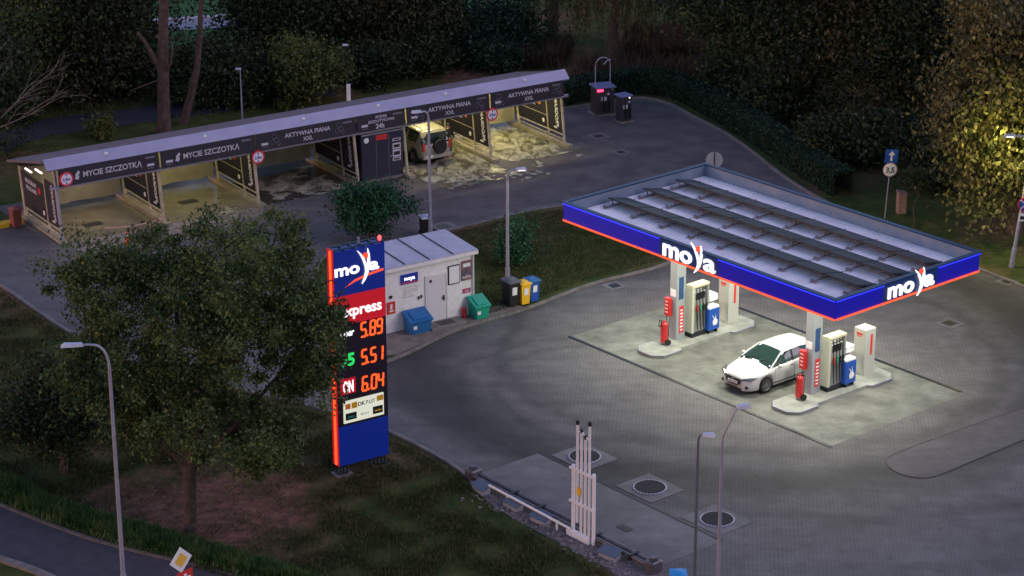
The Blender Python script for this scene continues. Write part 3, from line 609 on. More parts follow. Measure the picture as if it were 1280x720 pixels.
b = MB(); b.box((-CL/2, CWD/2, ZD-.2), (CL-.3, CWD-.3, .3)); 
n = 70
for i in range(n):
    u = -CL+.22+i*(CL-.44)/n; b.box((u, CWD/2, ZD-.042), (.05, CWD-.5, .03))
b.build('roof_deck', m_roofm, can)
b = MB(); b.box((-CL/2, CWD/2, ZD-.365), (CL-.35, CWD-.35, .02)); b.build('soffit', mat('soffit_panel', (.6, .6, .58), .5), can)
b = MB()   # parapet: inner lining and cap
for (c, d) in (((-CL/2, .14, 5.45), (CL-.3, .06, .52)), ((-CL/2, CWD-.14, 5.45), (CL-.3, .06, .52)), ((-.14, CWD/2, 5.45), (.06, CWD-.36, .52)), ((-CL+.14, CWD/2, 5.45), (.06, CWD-.36, .52))): b.box(c, d)
b.build('parapet', m_parin, can)
b = MB()
for (c, d) in (((-CL/2, .09, 5.73), (CL, .2, .05)), ((-CL/2, CWD-.09, 5.73), (CL, .2, .05)), ((-.09, CWD/2, 5.73), (.2, CWD-.38, .05)), ((-CL+.09, CWD/2, 5.73), (.2, CWD-.38, .05))): b.box(c, d)
b.build('parapet_cap', m_capblue, can)
# fascia boards (lit sections and the dark sections behind the letters)
for (a0, a1, side) in ((-CL+.07, -9.15, 0), (-5.95, -.07, 0), (.07, 2.6, 1), (5.6, CWD-.07, 1), (-CL+.07, -.07, 2), (.07, CWD-.07, 3)):
    b = MB(); L = a1-a0
    for k in range(8):   # slightly curved board
        pass
    if side == 0: b.box(((a0+a1)/2, .075, 5.335), (L, .03, .73))
    elif side == 1: b.box((-.075, (a0+a1)/2, 5.335), (.03, L, .73))
    elif side == 2: b.box(((a0+a1)/2, CWD-.075, 5.335), (L, .03, .73))
    else: b.box((-CL+.075, (a0+a1)/2, 5.335), (.03, L, .73))
    b.build('fascia', m_fasc, can)
    b = MB(); y = .03
    if side == 0: b.box(((a0+a1)/2, .022, 5.68), (L, .03, .04))
    elif side == 1: b.box((-.022, (a0+a1)/2, 5.68), (.03, L, .04))
    elif side == 2: b.box(((a0+a1)/2, CWD-.022, 5.68), (L, .03, .04))
    else: b.box((-CL+.022, (a0+a1)/2, 5.68), (.03, L, .04))
    b.build('blue_light_strip', m_ledb, can)
b = MB(); b.box((-7.55, .075, 5.335), (3.2, .03, .73)); b.build('fascia', m_fascoff, can)
b = MB(); b.box((-.075, 4.1, 5.335), (.03, 3.0, .73)); b.build('fascia', m_fascoff, can)
b = MB()
b.box((-CL/2, .035, 4.97), (CL-.14, .05, .055)); b.box((-.035, CWD/2, 4.97), (.05, CWD-.2, .055)); b.box((-CL/2, CWD-.035, 4.97), (CL-.14, .05, .055)); b.box((-CL+.035, CWD/2, 4.965), (.055, CWD-.2, .07))
b.build('red_light_strip', m_ledr, can)
b = MB(); logo(b, .53, -8.95, 5.07, .04); b.build('logo_letters', [m_litw, m_litball], can)
b = MB(); logo(b, .475, 0, 0, 0); o = b.build('logo_letters', [m_litw, m_litball], can, loc=(-.04, 2.85, 5.1), rz=R(90))
# solar rows
for k, (vf, vb) in enumerate(((2.1, 3.22), (4.02, 5.16), (5.85, 6.94))):
    b = MB(); u0, u1 = (-CL+.45, -.85); rx = math.atan2(-(.24), vb-vf); L = math.hypot(.24, vb-vf); npn = 8; wdp = (u1-u0)/npn
    for i in range(npn):
        b.box((u0+(i+.5)*wdp, (vf+vb)/2, ZD+.16), (wdp-.03, L, .04), rx=rx)
        b.box((u0+(i+.5)*wdp, (vf+vb)/2, ZD+.185), (wdp-.09, L-.08, .012), rx=rx, mi=1)
    o = b.build('solar_panel_row', [m_dark, m_solar], can)
    b = MB()
    for i in range(npn+1):
        u = u0+.25+i*(u1-u0-.5)/npn
        b.box((u, vf+.05, ZD+.1), (.04, .04, .24)); b.box((u, (vf+vb)/2-.15, ZD+.02), (.05, vb-vf+.6, .03)); b.box((u, vf-.3, ZD+.03), (.3, .1, .05))
    b.build('bracket', mat('bracket_dull', (.2, .16, .16), .7) if k == 0 else bpy.data.materials['bracket_dull'], o)
# lamps under the canopy
for i, u in enumerate((-13.0, -9.2, -5.6, -1.8)):
    for j, v_ in enumerate((2.0, 6.1)):
        b = MB(); b.box((u, v_, ZD-.405), (.5, .5, .05)); o = b.build('ceiling_lamp', m_dark, can)
        b = MB(); b.box((u, v_, ZD-.435), (.4, .4, .012)); b.build('lamp_glass', m_canl, o)
        l = bpy.data.lights.new('canopy_light', 'AREA'); l.shape = 'SQUARE'; l.size = .5; l.energy = 74; l.color = (1, 1, .82); l.spread = R(180)
        lo = bpy.data.objects.new('canopy_light', l); C.objects.link(lo); lo.parent = can; lo.location = (u, v_, ZD-.46)
# columns of the canopy
for k, du in ((0, 0), (1, -7.45)):
    b = MB(); b.box((-3.8+du, 3.14, 2.56), (.38, .5, 4.86)); col = b.build('column', mat('column_grey', (.25, .27, .29), .5) if k == 0 else bpy.data.materials['column_grey'], can)
    b = MB(); b.box((-3.608+du, 3.14, 2.35), (.012, .26, .95)); b.text('PETROL', .0001, 0, 0)if False else None
    b.build('navy_notice', mat('navy_notice', (.02, .06, .16), .5), col)
    b = MB(); b.box((-3.606+du, 3.18, 1.0), (.012, .24, 1.15)); b.build('orange_notice', m_redsign, col)
    b = MB()
    for q in range(7): b.box((-3.599+du, 3.18, .55+q*.14), (.006, .12+.04*(q % 2), .06))
    b.build('notice_lettering', m_whiteb, col)
    b = MB(); b.box((-3.8+du, 2.885, 2.15), (.3, .012, .3)); b.build('white_notice', m_whiteb, col)

# ------------------------------------------------------------------ pump islands
def oct_rect(u0, u1, v0, v1, c, c2=None):
    c2 = c if c2 is None else c2
    return [(u0+c, v0), (u1-c, v0), (u1, v0+c), (u1, v1-c2), (u1-c2, v1), (u0+c2, v1), (u0, v1-c2), (u0, v0+c)]
def pump_island(du, near):
    L = 'near the white car' if near else 'at the far left of the canopy'
    P = lambda u, v, z=0: CU(u+du, v, z)
    t = thing('pump_island', 'raised concrete pump island '+('right of the white car' if near else 'behind the white car, farther left'), 'kerb island', P(-3.5, 1.05), TH, 'raised pump islands')
    b = MB(); b.prism([(x+3.5, y-1.05) for x, y in oct_rect(-4.15, -2.75, 1.05, 2.45, .35, .1)], 0, .15)
    b.prism([(x+3.5, y-1.05) for x, y in oct_rect(-4.05, -2.9, 2.45, 5.3, .01)], 0, .146); b.prism([(x+3.5, y-1.05) for x, y in oct_rect(-4.3, -2.75, 5.3, 6.9, .15, .4)], 0, .15)
    b.build('concrete_base', mat('island_concrete', (.2, .21, .185), .8, col2=(.29, .295, .265), scale=2) if near else bpy.data.materials['island_concrete'], t)
    for pl, z in ((oct_rect(-4.16, -2.74, 1.04, 2.46, .35, .1), .13), (oct_rect(-4.31, -2.74, 5.29, 6.91, .15, .4), .13)):
        n = len(pl); b = MB()
        for i in range(n):
            a = pl[i]; c = pl[(i+1) % n]; b.cyl((a[0]+3.5, a[1]-1.05, z), (c[0]+3.5, c[1]-1.05, z), .022, n=6)
        b.build('steel_edge', m_galv, t)
    # dispenser
    t = thing('fuel_dispenser', 'tall cream and grey fuel pump with hoses '+('beside the white car' if near else 'on the far island'), 'fuel pump', P(-3.58, 3.75, .15), TH, 'fuel pumps')
    b = MB(); b.bbox((0, .3, .1), (.42, 1.0, .2)); b.build('plinth', m_dark, t)
    b = MB(); b.bbox((0, -.12, 1.12), (.4, .14, 2.05), .02); b.build('side_panel', m_pumpw, t)
    b = MB(); b.bbox((0, .72, 1.12), (.4, .1, 2.05), .02); b.build('side_panel', m_steelbox, t)
    b = MB(); b.bbox((0, .3, 1.0), (.3, .76, 1.75)); b.build('body', m_steelbox, t)
    b = MB(); b.bbox((0, .3, 2.17), (.42, .96, .1)); b.build('top', mat('pump_top', (.5, .46, .3), .5) if near else bpy.data.materials['pump_top'], t)
    b = MB(); b.box((.155, .3, 1.72), (.02, .5, .3)); b.build('display', m_black, t)
    for i in range(4):
        y = .04+.17*i; b = MB(); b.tube([(.2, y, 2.1), (.22, y, 1.6), (.24, y, .9), (.26, y+.03, .42), (.24, y+.06, .3), (.2, y+.08, .8), (.2, y+.05, 1.1)], .018, 6); hs = b.build('hose', m_black, t)
        b = MB(); b.box((.22, y+.04, 1.18), (.08, .05, .2), rx=.3); b.box((.25, y+.04, 1.32), (.05, .05, .12)); b.build('nozzle', (m_red, m_green, m_black, m_black)[i], hs)
    # far side cabinet seen behind the pump
    t = thing('terminal_cabinet', 'small pale cabinet with flat top behind the fuel pump '+('near the car' if near else 'on the far island'), 'cabinet', P(-3.85, 4.95, .146), TH, 'pale cabinets')
    b = MB(); b.bbox((0, 0, .62), (.34, .3, 1.24), .02); b.build('body', m_steelbox, t); b = MB(); b.bbox((0, 0, 1.38), (.6, .5, .26), .02); b.build('hood', m_whiteb, t)
    # blue waste and wiper box
    t = thing('service_box', 'blue windscreen cleaning box with white figure emblem '+('on the near island' if near else 'on the far island'), 'service box', P(-3.4, 4.66, .15), TH, 'blue service boxes')
    b = MB(); b.bbox((0, 0, .62), (.4, .62, .92), .03); bd = b.build('body', m_blue, t); b = MB(); b.bbox((0, 0, 1.12), (.38, .58, .08), .02); b.build('lid', m_whiteb, t)
    b = MB(); b.box((0, -.22, .08), (.3, .05, .16)); b.box((0, .22, .08), (.3, .05, .16)); b.build('foot', m_dark, t)
    b = MB(); pts = [(-.95, 1.95), (-.2, 1.2), (.12, .42), (.27, 1.3), (.26, 1.95), (.47, 1.0), (.22, -.15), (-.5, -1.0), (-.06, 0), (-.28, .9)]
    b.plate([(p[0]*.17, .5+p[1]*.17) for p in pts], -.012, 0); b.plate([(.04+.14*math.cos(a*.523), .48+.14*math.sin(a*.523)) for a in range(12)], -.009, 0)
    b.build('emblem', m_whiteb, bd, loc=(.206, 0, 0), rz=R(90))
    # tall pillar at the far end
    t = thing('notice_pillar', 'tall pale square pillar with red lettering at the back of '+('near island' if near else 'far island'), 'pillar', P(-3.88, 6.15, .15), TH, 'tall pale pillars')
    b = MB(); b.bbox((0, 0, .95), (.6, .6, 1.9), .015); b.build('body', mat('pillar_cream', (.4, .41, .37), .5) if near else bpy.data.materials['pillar_cream'], t)
    b = MB(); b.box((.303, .05, 1.25), (.006, .12, .85)); b.build('red_band', m_redsign, t)
    b = MB(); b.box((-.02, -.303, 1.68), (.3, .006, .1)); b.box((-.05, -.303, 1.58), (.2, .006, .04)); b.build('red_notice', m_redsign, t)
    # fire extinguisher trolley
    t = thing('fire_extinguisher', 'red wheeled fire extinguisher with black hose '+('on the near island nose' if near else 'on the far island nose'), 'fire extinguisher', P(-3.62, 2.25, .15), TH-.3, 'wheeled fire extinguishers')
    b = MB(); b.cyl((0, 0, .12), (0, 0, .85), .15, n=16); b.sphere((0, 0, .85), (.15, .15, .12)); b.cyl((0, 0, .9), (0, 0, 1.02), .05); b.build('cylinder', m_red, t)
    b = MB(); b.tube([(0, -.05, 1.0), (.1, -.16, 1.1), (.05, -.2, .8), (-.12, -.18, .75), (-.1, -.17, 1.05), (.1, -.15, .95)], .022, 6); b.tube([(-.12, .12, .2), (-.12, .16, 1.15), (.12, .16, 1.15), (.12, .12, .2)], .014, 6); b.build('hose', m_black, t)
    for s_ in (-1, 1): b = MB(); b.cyl((s_*.17, .08, .13), (s_*.22, .08, .13), .13, n=16); b.build('wheel', m_tyre, t)
    # red fire notice box on the column
    t = thing('wall_box', 'red and white safety notice box fixed to the '+('near' if near else 'far')+' canopy column', 'notice box', P(-3.97, 2.78, 1.25), TH, 'red notice boxes')
    b = MB(); b.bbox((0, 0, .3), (.3, .18, .75), .02); b.build('body', m_red, t); b = MB()
    for q in range(4): b.box((0, -.096, .08+.15*q), (.16, .008, .06))
    b.build('lettering', mat('pink_mark', (.75, .4, .4), .5) if near else bpy.data.materials['pink_mark'], t)
pump_island(0, True); pump_island(-7.45, False)

# ------------------------------------------------------------------ cars
def ip_(y, tab): return float(np.interp(y, [a[0] for a in tab], [a[1] for a in tab]))
def smooth_tab(tab, L, k=.12):
    ys = np.linspace(0, L, 61); v = np.interp(ys, [a[0] for a in tab], [a[1] for a in tab]); w_ = np.convolve(np.pad(v, 2, mode='edge'), [.1, .2, .4, .2, .1], 'valid'); w_[0] = v[0]; w_[-1] = v[-1]
    return lambda y: float(np.interp(y, ys, w_))
def make_car(name, label, cat, loc, rz, p):
    t = thing(name, label, cat, loc, rz); L = p['L']; hw = smooth_tab(p['hw'], L); zs = smooth_tab(p['zs'], L); zt = smooth_tab(p['zt'], L); wb = p['wheels']; wr = p['wr']; ar = wr+.055
    ys = sorted(set(list(np.linspace(0, L, 58))+[q+d for q in wb for d in np.linspace(-ar, ar, 17)]))
    def zbot(y):
        z = p['zb']
        for q in wb:
            if abs(y-q) < ar: z = max(z, wr+math.sqrt(ar*ar-(y-q)**2))
        return z
    vs = []; nr = 0
    for y in ys:
        h = hw(y); s_ = zs(y); tp = zt(y); zb = zbot(y); e = min(1, min(y, L-y)/.25); lo = h*(.93+.05*e)
        half = [(h*.55, zb if False else p['zb']), (lo-.2, p['zb']), (lo-.03, min(zb, s_-.08)), (lo, min(zb+.03, s_-.06)), (h, max(min(.42, s_-.12), min(zb+.04, s_-.05))), (h*1.0, (max(.42, min(zb+.04, s_-.05))+s_)/2), (h*.975, s_-.03), (h*.93, s_+.01), (h*.72, s_+(tp-s_)*.75), (h*.35, tp-.004), (0, tp)]
        ring = [(x, y, z) for x, z in half]+[(-x, y, z) for x, z in half[-2::-1]]; nr = len(ring); vs += ring
    fs = []
    for i in range(len(ys)-1):
        fs += [(i*nr+k, i*nr+k+1, (i+1)*nr+k+1, (i+1)*nr+k) for k in range(nr-1)]
    fs += [tuple(range(nr-1, -1, -1)), tuple(range((len(ys)-1)*nr, len(ys)*nr))]
    b = MB(); b.add(vs, fs, 0, True); o = b.build('body', p['paint'], t)
    b = MB(); b.box((0, L/2, p['zb']+.05), (hw(L/2)*1.6, L*.9, .12))
    for q in wb: b.cyl((-hw(q)+.12, q, wr), (hw(q)-.12, q, wr), ar+.01, n=20)
    b.build('underbody', m_black, t)
    # glasshouse
    g0, g1, g2, g3 = p['glass']; zr = p['zr']; bw = p['bw']; tw = p['tw']
    prof = smooth_tab([(0, zt(g0)-.02), (g0, zt(g0)-.03), (g1, zr-.03), ((g1+g2)/2, zr), (g2, zr-p.get('rdrop', .06)), (g3, zt(g3)-.02), (L, zt(g3)-.05)], L)
    gy = np.linspace(g0, g3, 30); vs = []
    def sec(y, off=0):
        zt_ = max(prof(y), zt(y)-.01); zb_ = zs(y)-.06; k = max(0, min(1, (zt_-zb_)/(zr-zb_))); xb = bw*min(1, hw(y)/p['hmax']*1.0)+off; xt = xb-(bw-tw)*k
        return [(xb, zb_), (xt+.03*k, zt_-.09*k), (xt-.05*k, zt_-.03*k+off), (xt*.6, zt_+off*.8), (0, zt_+.012*k+off)]
    for y in gy:
        s_ = sec(y); vs += [(x, y, z) for x, z in s_]+[(-x, y, z) for x, z in s_[-2::-1]]
    fs = [(i*9+k, i*9+k+1, (i+1)*9+k+1, (i+1)*9+k) for i in range(29) for k in range(8)]
    b = MB(); b.add(vs, fs+[tuple(range(8, -1, -1)), tuple(range(29*9, 30*9))], 0, True); b.build('windows', m_glass, t)
    b = MB(); vs = []; ry = np.linspace(g1-.04, p['roofend'], 24)
    for y in ry:
        s_ = sec(y, .012)[1:]; s_[0] = (s_[0][0]+.004, s_[0][1]+.02); vs += [(x, y, z) for x, z in s_]+[(-x, y, z) for x, z in s_[-2::-1]]
    b.add(vs, [(i*7+k, i*7+k+1, (i+1)*7+k+1, (i+1)*7+k) for i in range(23) for k in range(6)], 0, True); b.build('roof', p['paint'], t)
    for s_ in (-1, 1):
        b = MB(); q0 = sec(g0+.05, .01); q1 = sec(g1, .012); b.tube([(s_*(q0[0][0]-.02), g0-.02, zs(g0)-.01), (s_*(q0[0][0]*.5+q1[2][0]*.5+.02), (g0+g1)/2, (zs(g0)+q1[2][1])/2+.03), (s_*(q1[2][0]+.01), g1, q1[2][1]-.02)], [.035, .03, .035], 7)
        b.build('windscreen_pillar', p['paint'], t); b = MB()
        yc = p['cp']; a0 = sec(yc, .013); a1 = sec(p['roofend']-.02, .013)
        y2 = min(g3-.02, L-.2); a2 = sec(y2, .013)
        for (ya, yb) in ((yc, (yc+y2)/2), ((yc+y2)/2, y2)):
            A = sec(ya, .014); Bq = sec(yb, .014); sh = .35 if ya == yc else 0
            b.add([(s_*A[0][0], ya+sh*.0, A[0][1]), (s_*A[1][0], ya+sh, A[1][1]), (s_*Bq[1][0], max(yb, ya+sh+.01), Bq[1][1]), (s_*Bq[0][0], yb, Bq[0][1])], [(0, 1, 2, 3) if s_ < 0 else (3, 2, 1, 0)])
        b.build('rear_pillar', p['paint'], t)
        b = MB(); yb = p['bp']; A = sec(yb, .008); b.add([(s_*A[0][0], yb-.04, A[0][1]), (s_*A[0][0], yb+.05, A[0][1]), (s_*A[1][0], yb+.07, A[1][1]), (s_*A[1][0], yb-.02, A[1][1])], [(0, 1, 2, 3)]); b.build('door_post', m_whiteb if p['lightpost'] else m_black, t)
        b = MB(); mx = hw(g0+.45)+.09; b.sphere((s_*mx, g0+.42, zs(g0+.4)+.09), (.11, .07, .075), 10, 8); b.cyl((s_*(mx-.13), g0+.45, zs(g0+.4)+.02), (s_*(mx-.05), g0+.42, zs(g0+.4)+.06), .02); b.build('wing_mirror', p['paint'], t)
        b = MB()
        for yd in p['doors']: b.box((s_*(hw(yd)+.001), yd, (p['zb']+zs(yd))/2+.05), (.006, .012, zs(yd)-p['zb']-.16))
        b.box((s_*(hw(L/2)-.002), L/2, p['zb']+.13), (.02, wb[1]-wb[0]-2*ar, .025)); 
        for yd in p['doors'][1:]: b.box((s_*(hw(yd)+.012), yd-.16, zs(yd)-.1), (.02, .18, .025))
        b.build('door_seams', m_dark, t)
    for q in wb:
        for s_ in (-1, 1):
            x = s_*(hw(q)-.1); wt = thing('x', 'x', 'x'); del wt['label']; del wt['category']; bpy.data.objects.remove(wt)
            b = MB(); n = 24; rr = [(-.1, wr*.72), (-.105, wr*.93), (-.07, wr), (.07, wr), (.105, wr*.93), (.1, wr*.72)]; vs = [(x+a, q+r_*math.cos(6.2832*i/n), wr+r_*math.sin(6.2832*i/n)) for a, r_ in rr for i in range(n)]
            b.add(vs, [(j*n+i, j*n+(i+1) % n, (j+1)*n+(i+1) % n, (j+1)*n+i) for j in range(5) for i in range(n)], 0, True); wh = b.build('tyre', m_tyre, t)
            b = MB(); b.cyl((x+s_*.02, q, wr), (x+s_*.05, q, wr), wr*.7, n=24, mi=1)
            for i in range(10):
                a = i*.6283; b.box((x+s_*.07, q+math.cos(a)*wr*.36, wr+math.sin(a)*wr*.36), (.03, wr*.6, .035), rx=a)
            b.cyl((x+s_*.05, q, wr), (x+s_*.09, q, wr), wr*.16, n=12)
            n = 24; vs = [(x+s_*dx, q+r_*wr*math.cos(6.2832*i/n), wr+r_*wr*math.sin(6.2832*i/n)) for dx, r_ in ((.05, .73), (.09, .72), (.09, .64), (.05, .62)) for i in range(n)]; b.add(vs, [(j*n+i, j*n+(i+1) % n, (j+1)*n+(i+1) % n, (j+1)*n+i) for j in range(3) for i in range(n)], 0, True)
            b.build('rim', [m_rim, m_black], wh)
    return t, hw, zs, zt
hp_ = dict(L=4.46, hw=[(0, .5), (.06, .68), (.2, .78), (.55, .86), (1, .895), (3.6, .895), (4.1, .85), (4.38, .76), (4.46, .66)], zs=[(0, .56), (.12, .66), (.5, .76), (1.1, .87), (2.2, .93), (3.6, .99), (4.2, 1.0), (4.46, .9)],
    zt=[(0, .6), (.1, .72), (.4, .84), (.9, .96), (1.25, 1.02), (3.9, 1.04), (4.3, 1.04), (4.46, .92)], zb=.2, wheels=(.92, 3.62), wr=.325, glass=(1.12, 2.0, 3.75, 4.36), zr=1.455, bw=.83, tw=.60, hmax=.895, roofend=3.95, cp=3.45, bp=2.42, doors=(1.35, 2.44, 3.42), paint=m_carw, lightpost=False, rdrop=.1)
t, hw, zs, zt = make_car('parked_car', 'white hatchback stopped at the pumps under the canopy', 'car', CU(-5.97, 1.08), TH, hp_)
b = MB(); b.plate([(-.42, .66), (.42, .66), (.36, .46), (.22, .38), (-.22, .38), (-.36, .46)], -.035, .12); b.build('grille', m_black, t)
b = MB(); b.box((0, -.06, .5), (.5, .012, .11)); pl_ = b.build('number_plate', m_whiteb, t); b = MB()
for k in range(7): b.box((-.17+k*.055+(.03 if k > 1 else 0), -.068, .5), (.03, .006, .06))
b.build('plate_characters', m_black, pl_)
for s_ in (-1, 1): b = MB(); b.tube([(s_*.62, .2, zt(.2)-.085), (s_*.70, .55, zs(.55)+.045), (s_*.76, 1.05, zs(1.05)+.055)], .008, 5); b.tube([(s_*.30, .22, zt(.22)-.0), (s_*.38, .6, zt(.6)-.002), (s_*.45, 1.05, zt(1.05)-.004)], .006, 5); b.build('bonnet_seam', m_rim, t)
b = MB(); b.plate([(-.45, .27), (.45, .27), (.4, .21), (-.4, .21)], -.012, .1); b.build('lower_grille', m_black, t)
b = MB(); b.tube([(-.46, .03, .66), (-.38, -.045, .45), (-.2, -.06, .36), (.2, -.06, .36), (.38, -.045, .45), (.46, .03, .66)], .013, 6); b.build('grille_trim', m_rim, t)
b = MB(); b.plate([(-.06+.06*math.cos(a*.52), .6+.045*math.sin(a*.52)) for a in range(12)], -.05, -.03); b.build('badge', m_rim, t, loc=(.06, 0, 0))
for s_ in (-1, 1):
    b = MB()
    V = [(s_*.43, -.035, .62), (s_*.83, .16, .665), (s_*.875, .42, .765), (s_*.66, .12, .745), (s_*.45, -.02, .69)]
    b.add(V+[(x*.9, y+.12, z-.02) for x, y, z in V], [(0, 1, 2, 3, 4), (9, 8, 7, 6, 5)]+[(i, (i+1) % 5, 5+(i+1) % 5, 5+i) for i in range(5)], 0); b.build('headlight', m_lens, t)
    b = MB(); b.cyl((s_*.62, .04, .36), (s_*.62, .16, .36), .07, n=12); b.build('fog_lamp', m_black, t)
    b = MB(); b.sphere((s_*.7, 4.36, .88), (.14, .1, .09), 10, 6); b.build('tail_light', m_taill, t)
    b = MB(); b.tube([(s_*.25-.3, 1.2, 1.045), (s_*.25+.1, 1.32, 1.09), (s_*.25+.28, 1.36, 1.12)], .01, 5); b.build('wiper', m_black, t)
b = MB(); b.tube([(0, 3.7, 1.42), (0, 3.86, 1.53)], .008, 5); b.build('aerial', m_black, t)
sv = dict(L=4.05, hw=[(0, .6), (.1, .78), (.5, .87), (3.6, .87), (3.95, .84), (4.05, .78)], zs=[(0, .8), (.15, .98), (1.2, 1.08), (3.9, 1.12), (4.05, 1.08)], zt=[(0, .85), (.15, 1.03), (1.2, 1.15), (3.9, 1.16), (4.05, 1.12)], zb=.38, wheels=(.8, 3.2), wr=.37, glass=(1.15, 1.65, 3.7, 4.02), zr=1.8, bw=.83, tw=.7, hmax=.87, roofend=3.85, cp=3.35, bp=2.2, doors=(1.2, 2.25, 3.2), paint=m_suv, lightpost=True, rdrop=.02)
q = CW(20.45, 1.35); t, hw, zs, zt = make_car('parked_car', 'pale off-road car with spare wheel being washed in the foam bay', 'car', q, TW+math.pi, dict(sv))
t.location = CW(20.45, 5.2)   # nose to the back wall, tail to the yard
t.rotation_euler = (0, 0, TW+math.pi)
b = MB(); b.cyl((-.12, 4.05, .98), (-.12, 4.28, .98), .36, n=24); b.build('spare_wheel', m_tyre, t); b = MB(); b.cyl((-.12, 4.28, .98), (-.12, 4.3, .98), .26, n=24); b.build('wheel_cover', m_black, t)
for s_ in (-1, 1): b = MB(); b.bbox((s_*.76, 4.04, 1.0), (.12, .1, .4), .01); b.build('tail_light', m_taill, t)
b = MB(); b.bbox((0, 4.08, .5), (1.66, .16, .2), .03); b.build('bumper', m_suv, t)
b = MB(); b.box((.48, 4.17, .52), (.4, .01, .1)); b.build('number_plate', m_whiteb, t)
b = MB(); 
for s_ in (-1, 1): b.tube([(s_*.66, 1.8, 1.83), (s_*.66, 1.9, 1.9), (s_*.66, 3.6, 1.9), (s_*.66, 3.7, 1.83)], .02, 6)
b.build('roof_rail', m_black, t)
b = MB(); b.box((0, 4.0, 1.45), (1.2, .03, .5), rx=-.12); b.build('rear_window', m_glass, t)

# ------------------------------------------------------------------ car wash
LN = -.172   # frames lean away from the yard
def lean(n, z): return n-LN*0+z*.14
dl = [0, 5.05, 10.0, 15.45, 18.25, 23.15, 27.65]
bays = [(0, 5.05), (5.05, 10.0), (10, 15.45), (15.45, 18.25), (18.25, 23.15), (23.15, 27.65)]
N0 = .3
cwash = thing('car_wash', 'long open car wash with six bays and a lavender metal roof', 'car wash', W0, TW)
ZF, ZB, NB = 3.62, 2.62, 5.3     # roof front height, back height, depth
b = MB()
def slope(n): return ZF+.08-(n-.9)*(ZF-ZB)/(NB-.9)
b.add([(-.45, .95, slope(.95)+.12), (28.0, .95, slope(.95)+.12), (28.0, NB+.15, ZB+.1), (-.45, NB+.15, ZB+.1), (-.45, .95, slope(.95)), (28.0, .95, slope(.95)), (28.0, NB+.15, ZB), (-.45, NB+.15, ZB)],
      [(0, 1, 2, 3), (7, 6, 5, 4), (0, 4, 5, 1), (1, 5, 6, 2), (2, 6, 7, 3), (3, 7, 4, 0)]); b.build('roof', m_lavroof, cwash)
b = MB(); b.add([(-.45, .42, 3.49), (28.0, .42, 3.49), (28.0, .86, 3.91), (-.45, .86, 3.91), (-.45, .46, 3.42), (28.0, .46, 3.42), (28.0, .93, 3.85), (-.45, .93, 3.85)],
      [(0, 1, 2, 3), (7, 6, 5, 4), (0, 4, 5, 1), (1, 5, 6, 2), (2, 6, 7, 3), (3, 7, 4, 0)]); b.build('roof_flashing', m_lav, cwash)
b = MB(); b.box((13.8, .5, 2.6), (28.3, .12, .12)); b.box((13.8, .62, 3.44), (28.3, .1, .1)); b.build('front_beam', m_lav, cwash)
def wtxt(b, s_, h, x, z, y, **k): b.text(s_, h, x, z, y, ext=.008, **k)
words = [('MYCIE SZCZOTKĄ', None), ('MYCIE SZCZOTKĄ', None), ('AKTYWNA PIANA', 'XXL'), ('MYJNIA', 'BEZDOTYKOWA'), ('AKTYWNA PIANA', 'XXL'), ('AKTYWNA PIANA', 'XXL')]
m_let = mat('grey_lettering', (.5, .48, .55), .5); m_let2 = mat('faint_lettering', (.16, .15, .2), .5)
for i, (a0, a1) in enumerate(bays):
    b = MB(); b.add([(a0+.05, .34, 2.66), (a1-.05, .34, 2.66), (a1-.05, .42, 3.47), (a0+.05, .42, 3.47), (a0+.05, .38, 2.66), (a1-.05, .38, 2.66), (a1-.05, .46, 3.47), (a0+.05, .46, 3.47)],
        [(0, 1, 2, 3), (7, 6, 5, 4), (0, 4, 5, 1), (1, 5, 6, 2), (2, 6, 7, 3), (3, 7, 4, 0)]); bn = b.build('name_board', m_banner, cwash)
    b = MB(); c = (a0+a1)/2; Wd = a1-a0; w1, w2 = words[i]; big = i != 3
    if w2 is None: wtxt(b, w1, .27, c+.15, 3.08, .345, wmax=2.9, bold=.02)
    elif big: wtxt(b, w1, .22, c+.05, 3.18, .36, wmax=2.6, bold=.02); wtxt(b, w2, .2, c+.05, 2.88, .335, bold=.02)
    else: wtxt(b, w1, .14, c, 3.3, .37, wmax=.9, bold=.02); wtxt(b, w2, .14, c, 3.1, .355, wmax=1.8, bold=.02); wtxt(b, '24h', .24, c-.1, 2.85, .335, bold=.03)
    b.build('lettering', m_let, bn)
    b = MB()
    if w2 is None:   # brush pictogram
        x = c-1.65; b.plate([(x-.05, 3.1), (x+.12, 3.3), (x+.2, 3.2), (x+.05, 2.98)], .335, .35); b.plate([(x+.0, 3.12), (x-.08, 2.92), (x+.1, 2.86), (x+.16, 3.02)], .33, .345)
        b.build('brush_pictogram', m_let, bn)
    elif big:
        for sx in (-1, 1):
            b = MB()
            for dx, dz, r_ in ((0, .15, .13), (.12, -.05, .12), (-.1, -.1, .12), (.22, -.22, .1)):
                x = c+sx*1.75+dx; z = 3.08+dz; pl = [(x+r_*math.cos(k*1.047), z+r_*math.sin(k*1.047)) for k in range(6)]
                for k in range(6): p_, q_ = pl[k], pl[(k+1) % 6]; b.tube([(p_[0], .35, p_[1]), (q_[0], .35, q_[1])], .012, 4)
            b.build('bubble_pictogram', m_let2, bn)
    b = MB(); b.box((a0+.45 if i else a1-.5, .335, 2.95), (.36, .01, .12)); b.box((a0+.45 if i else a1-.5, .325, 2.8), (.3, .01, .03), mi=1); b.build('small_logo', [m_let, m_let2], bn); b = MB(); b.box((a1-.5, .37, 3.3), (.5, .01, .09)); b.build('corner_logo', m_let2, bn)
for i, (a0, a1) in enumerate(bays):
    b = MB(); b.bbox(((a0+a1)/2, .66, 3.76), (.16, .14, .12), .02); b.build('roof_lamp', m_whiteb, cwash)
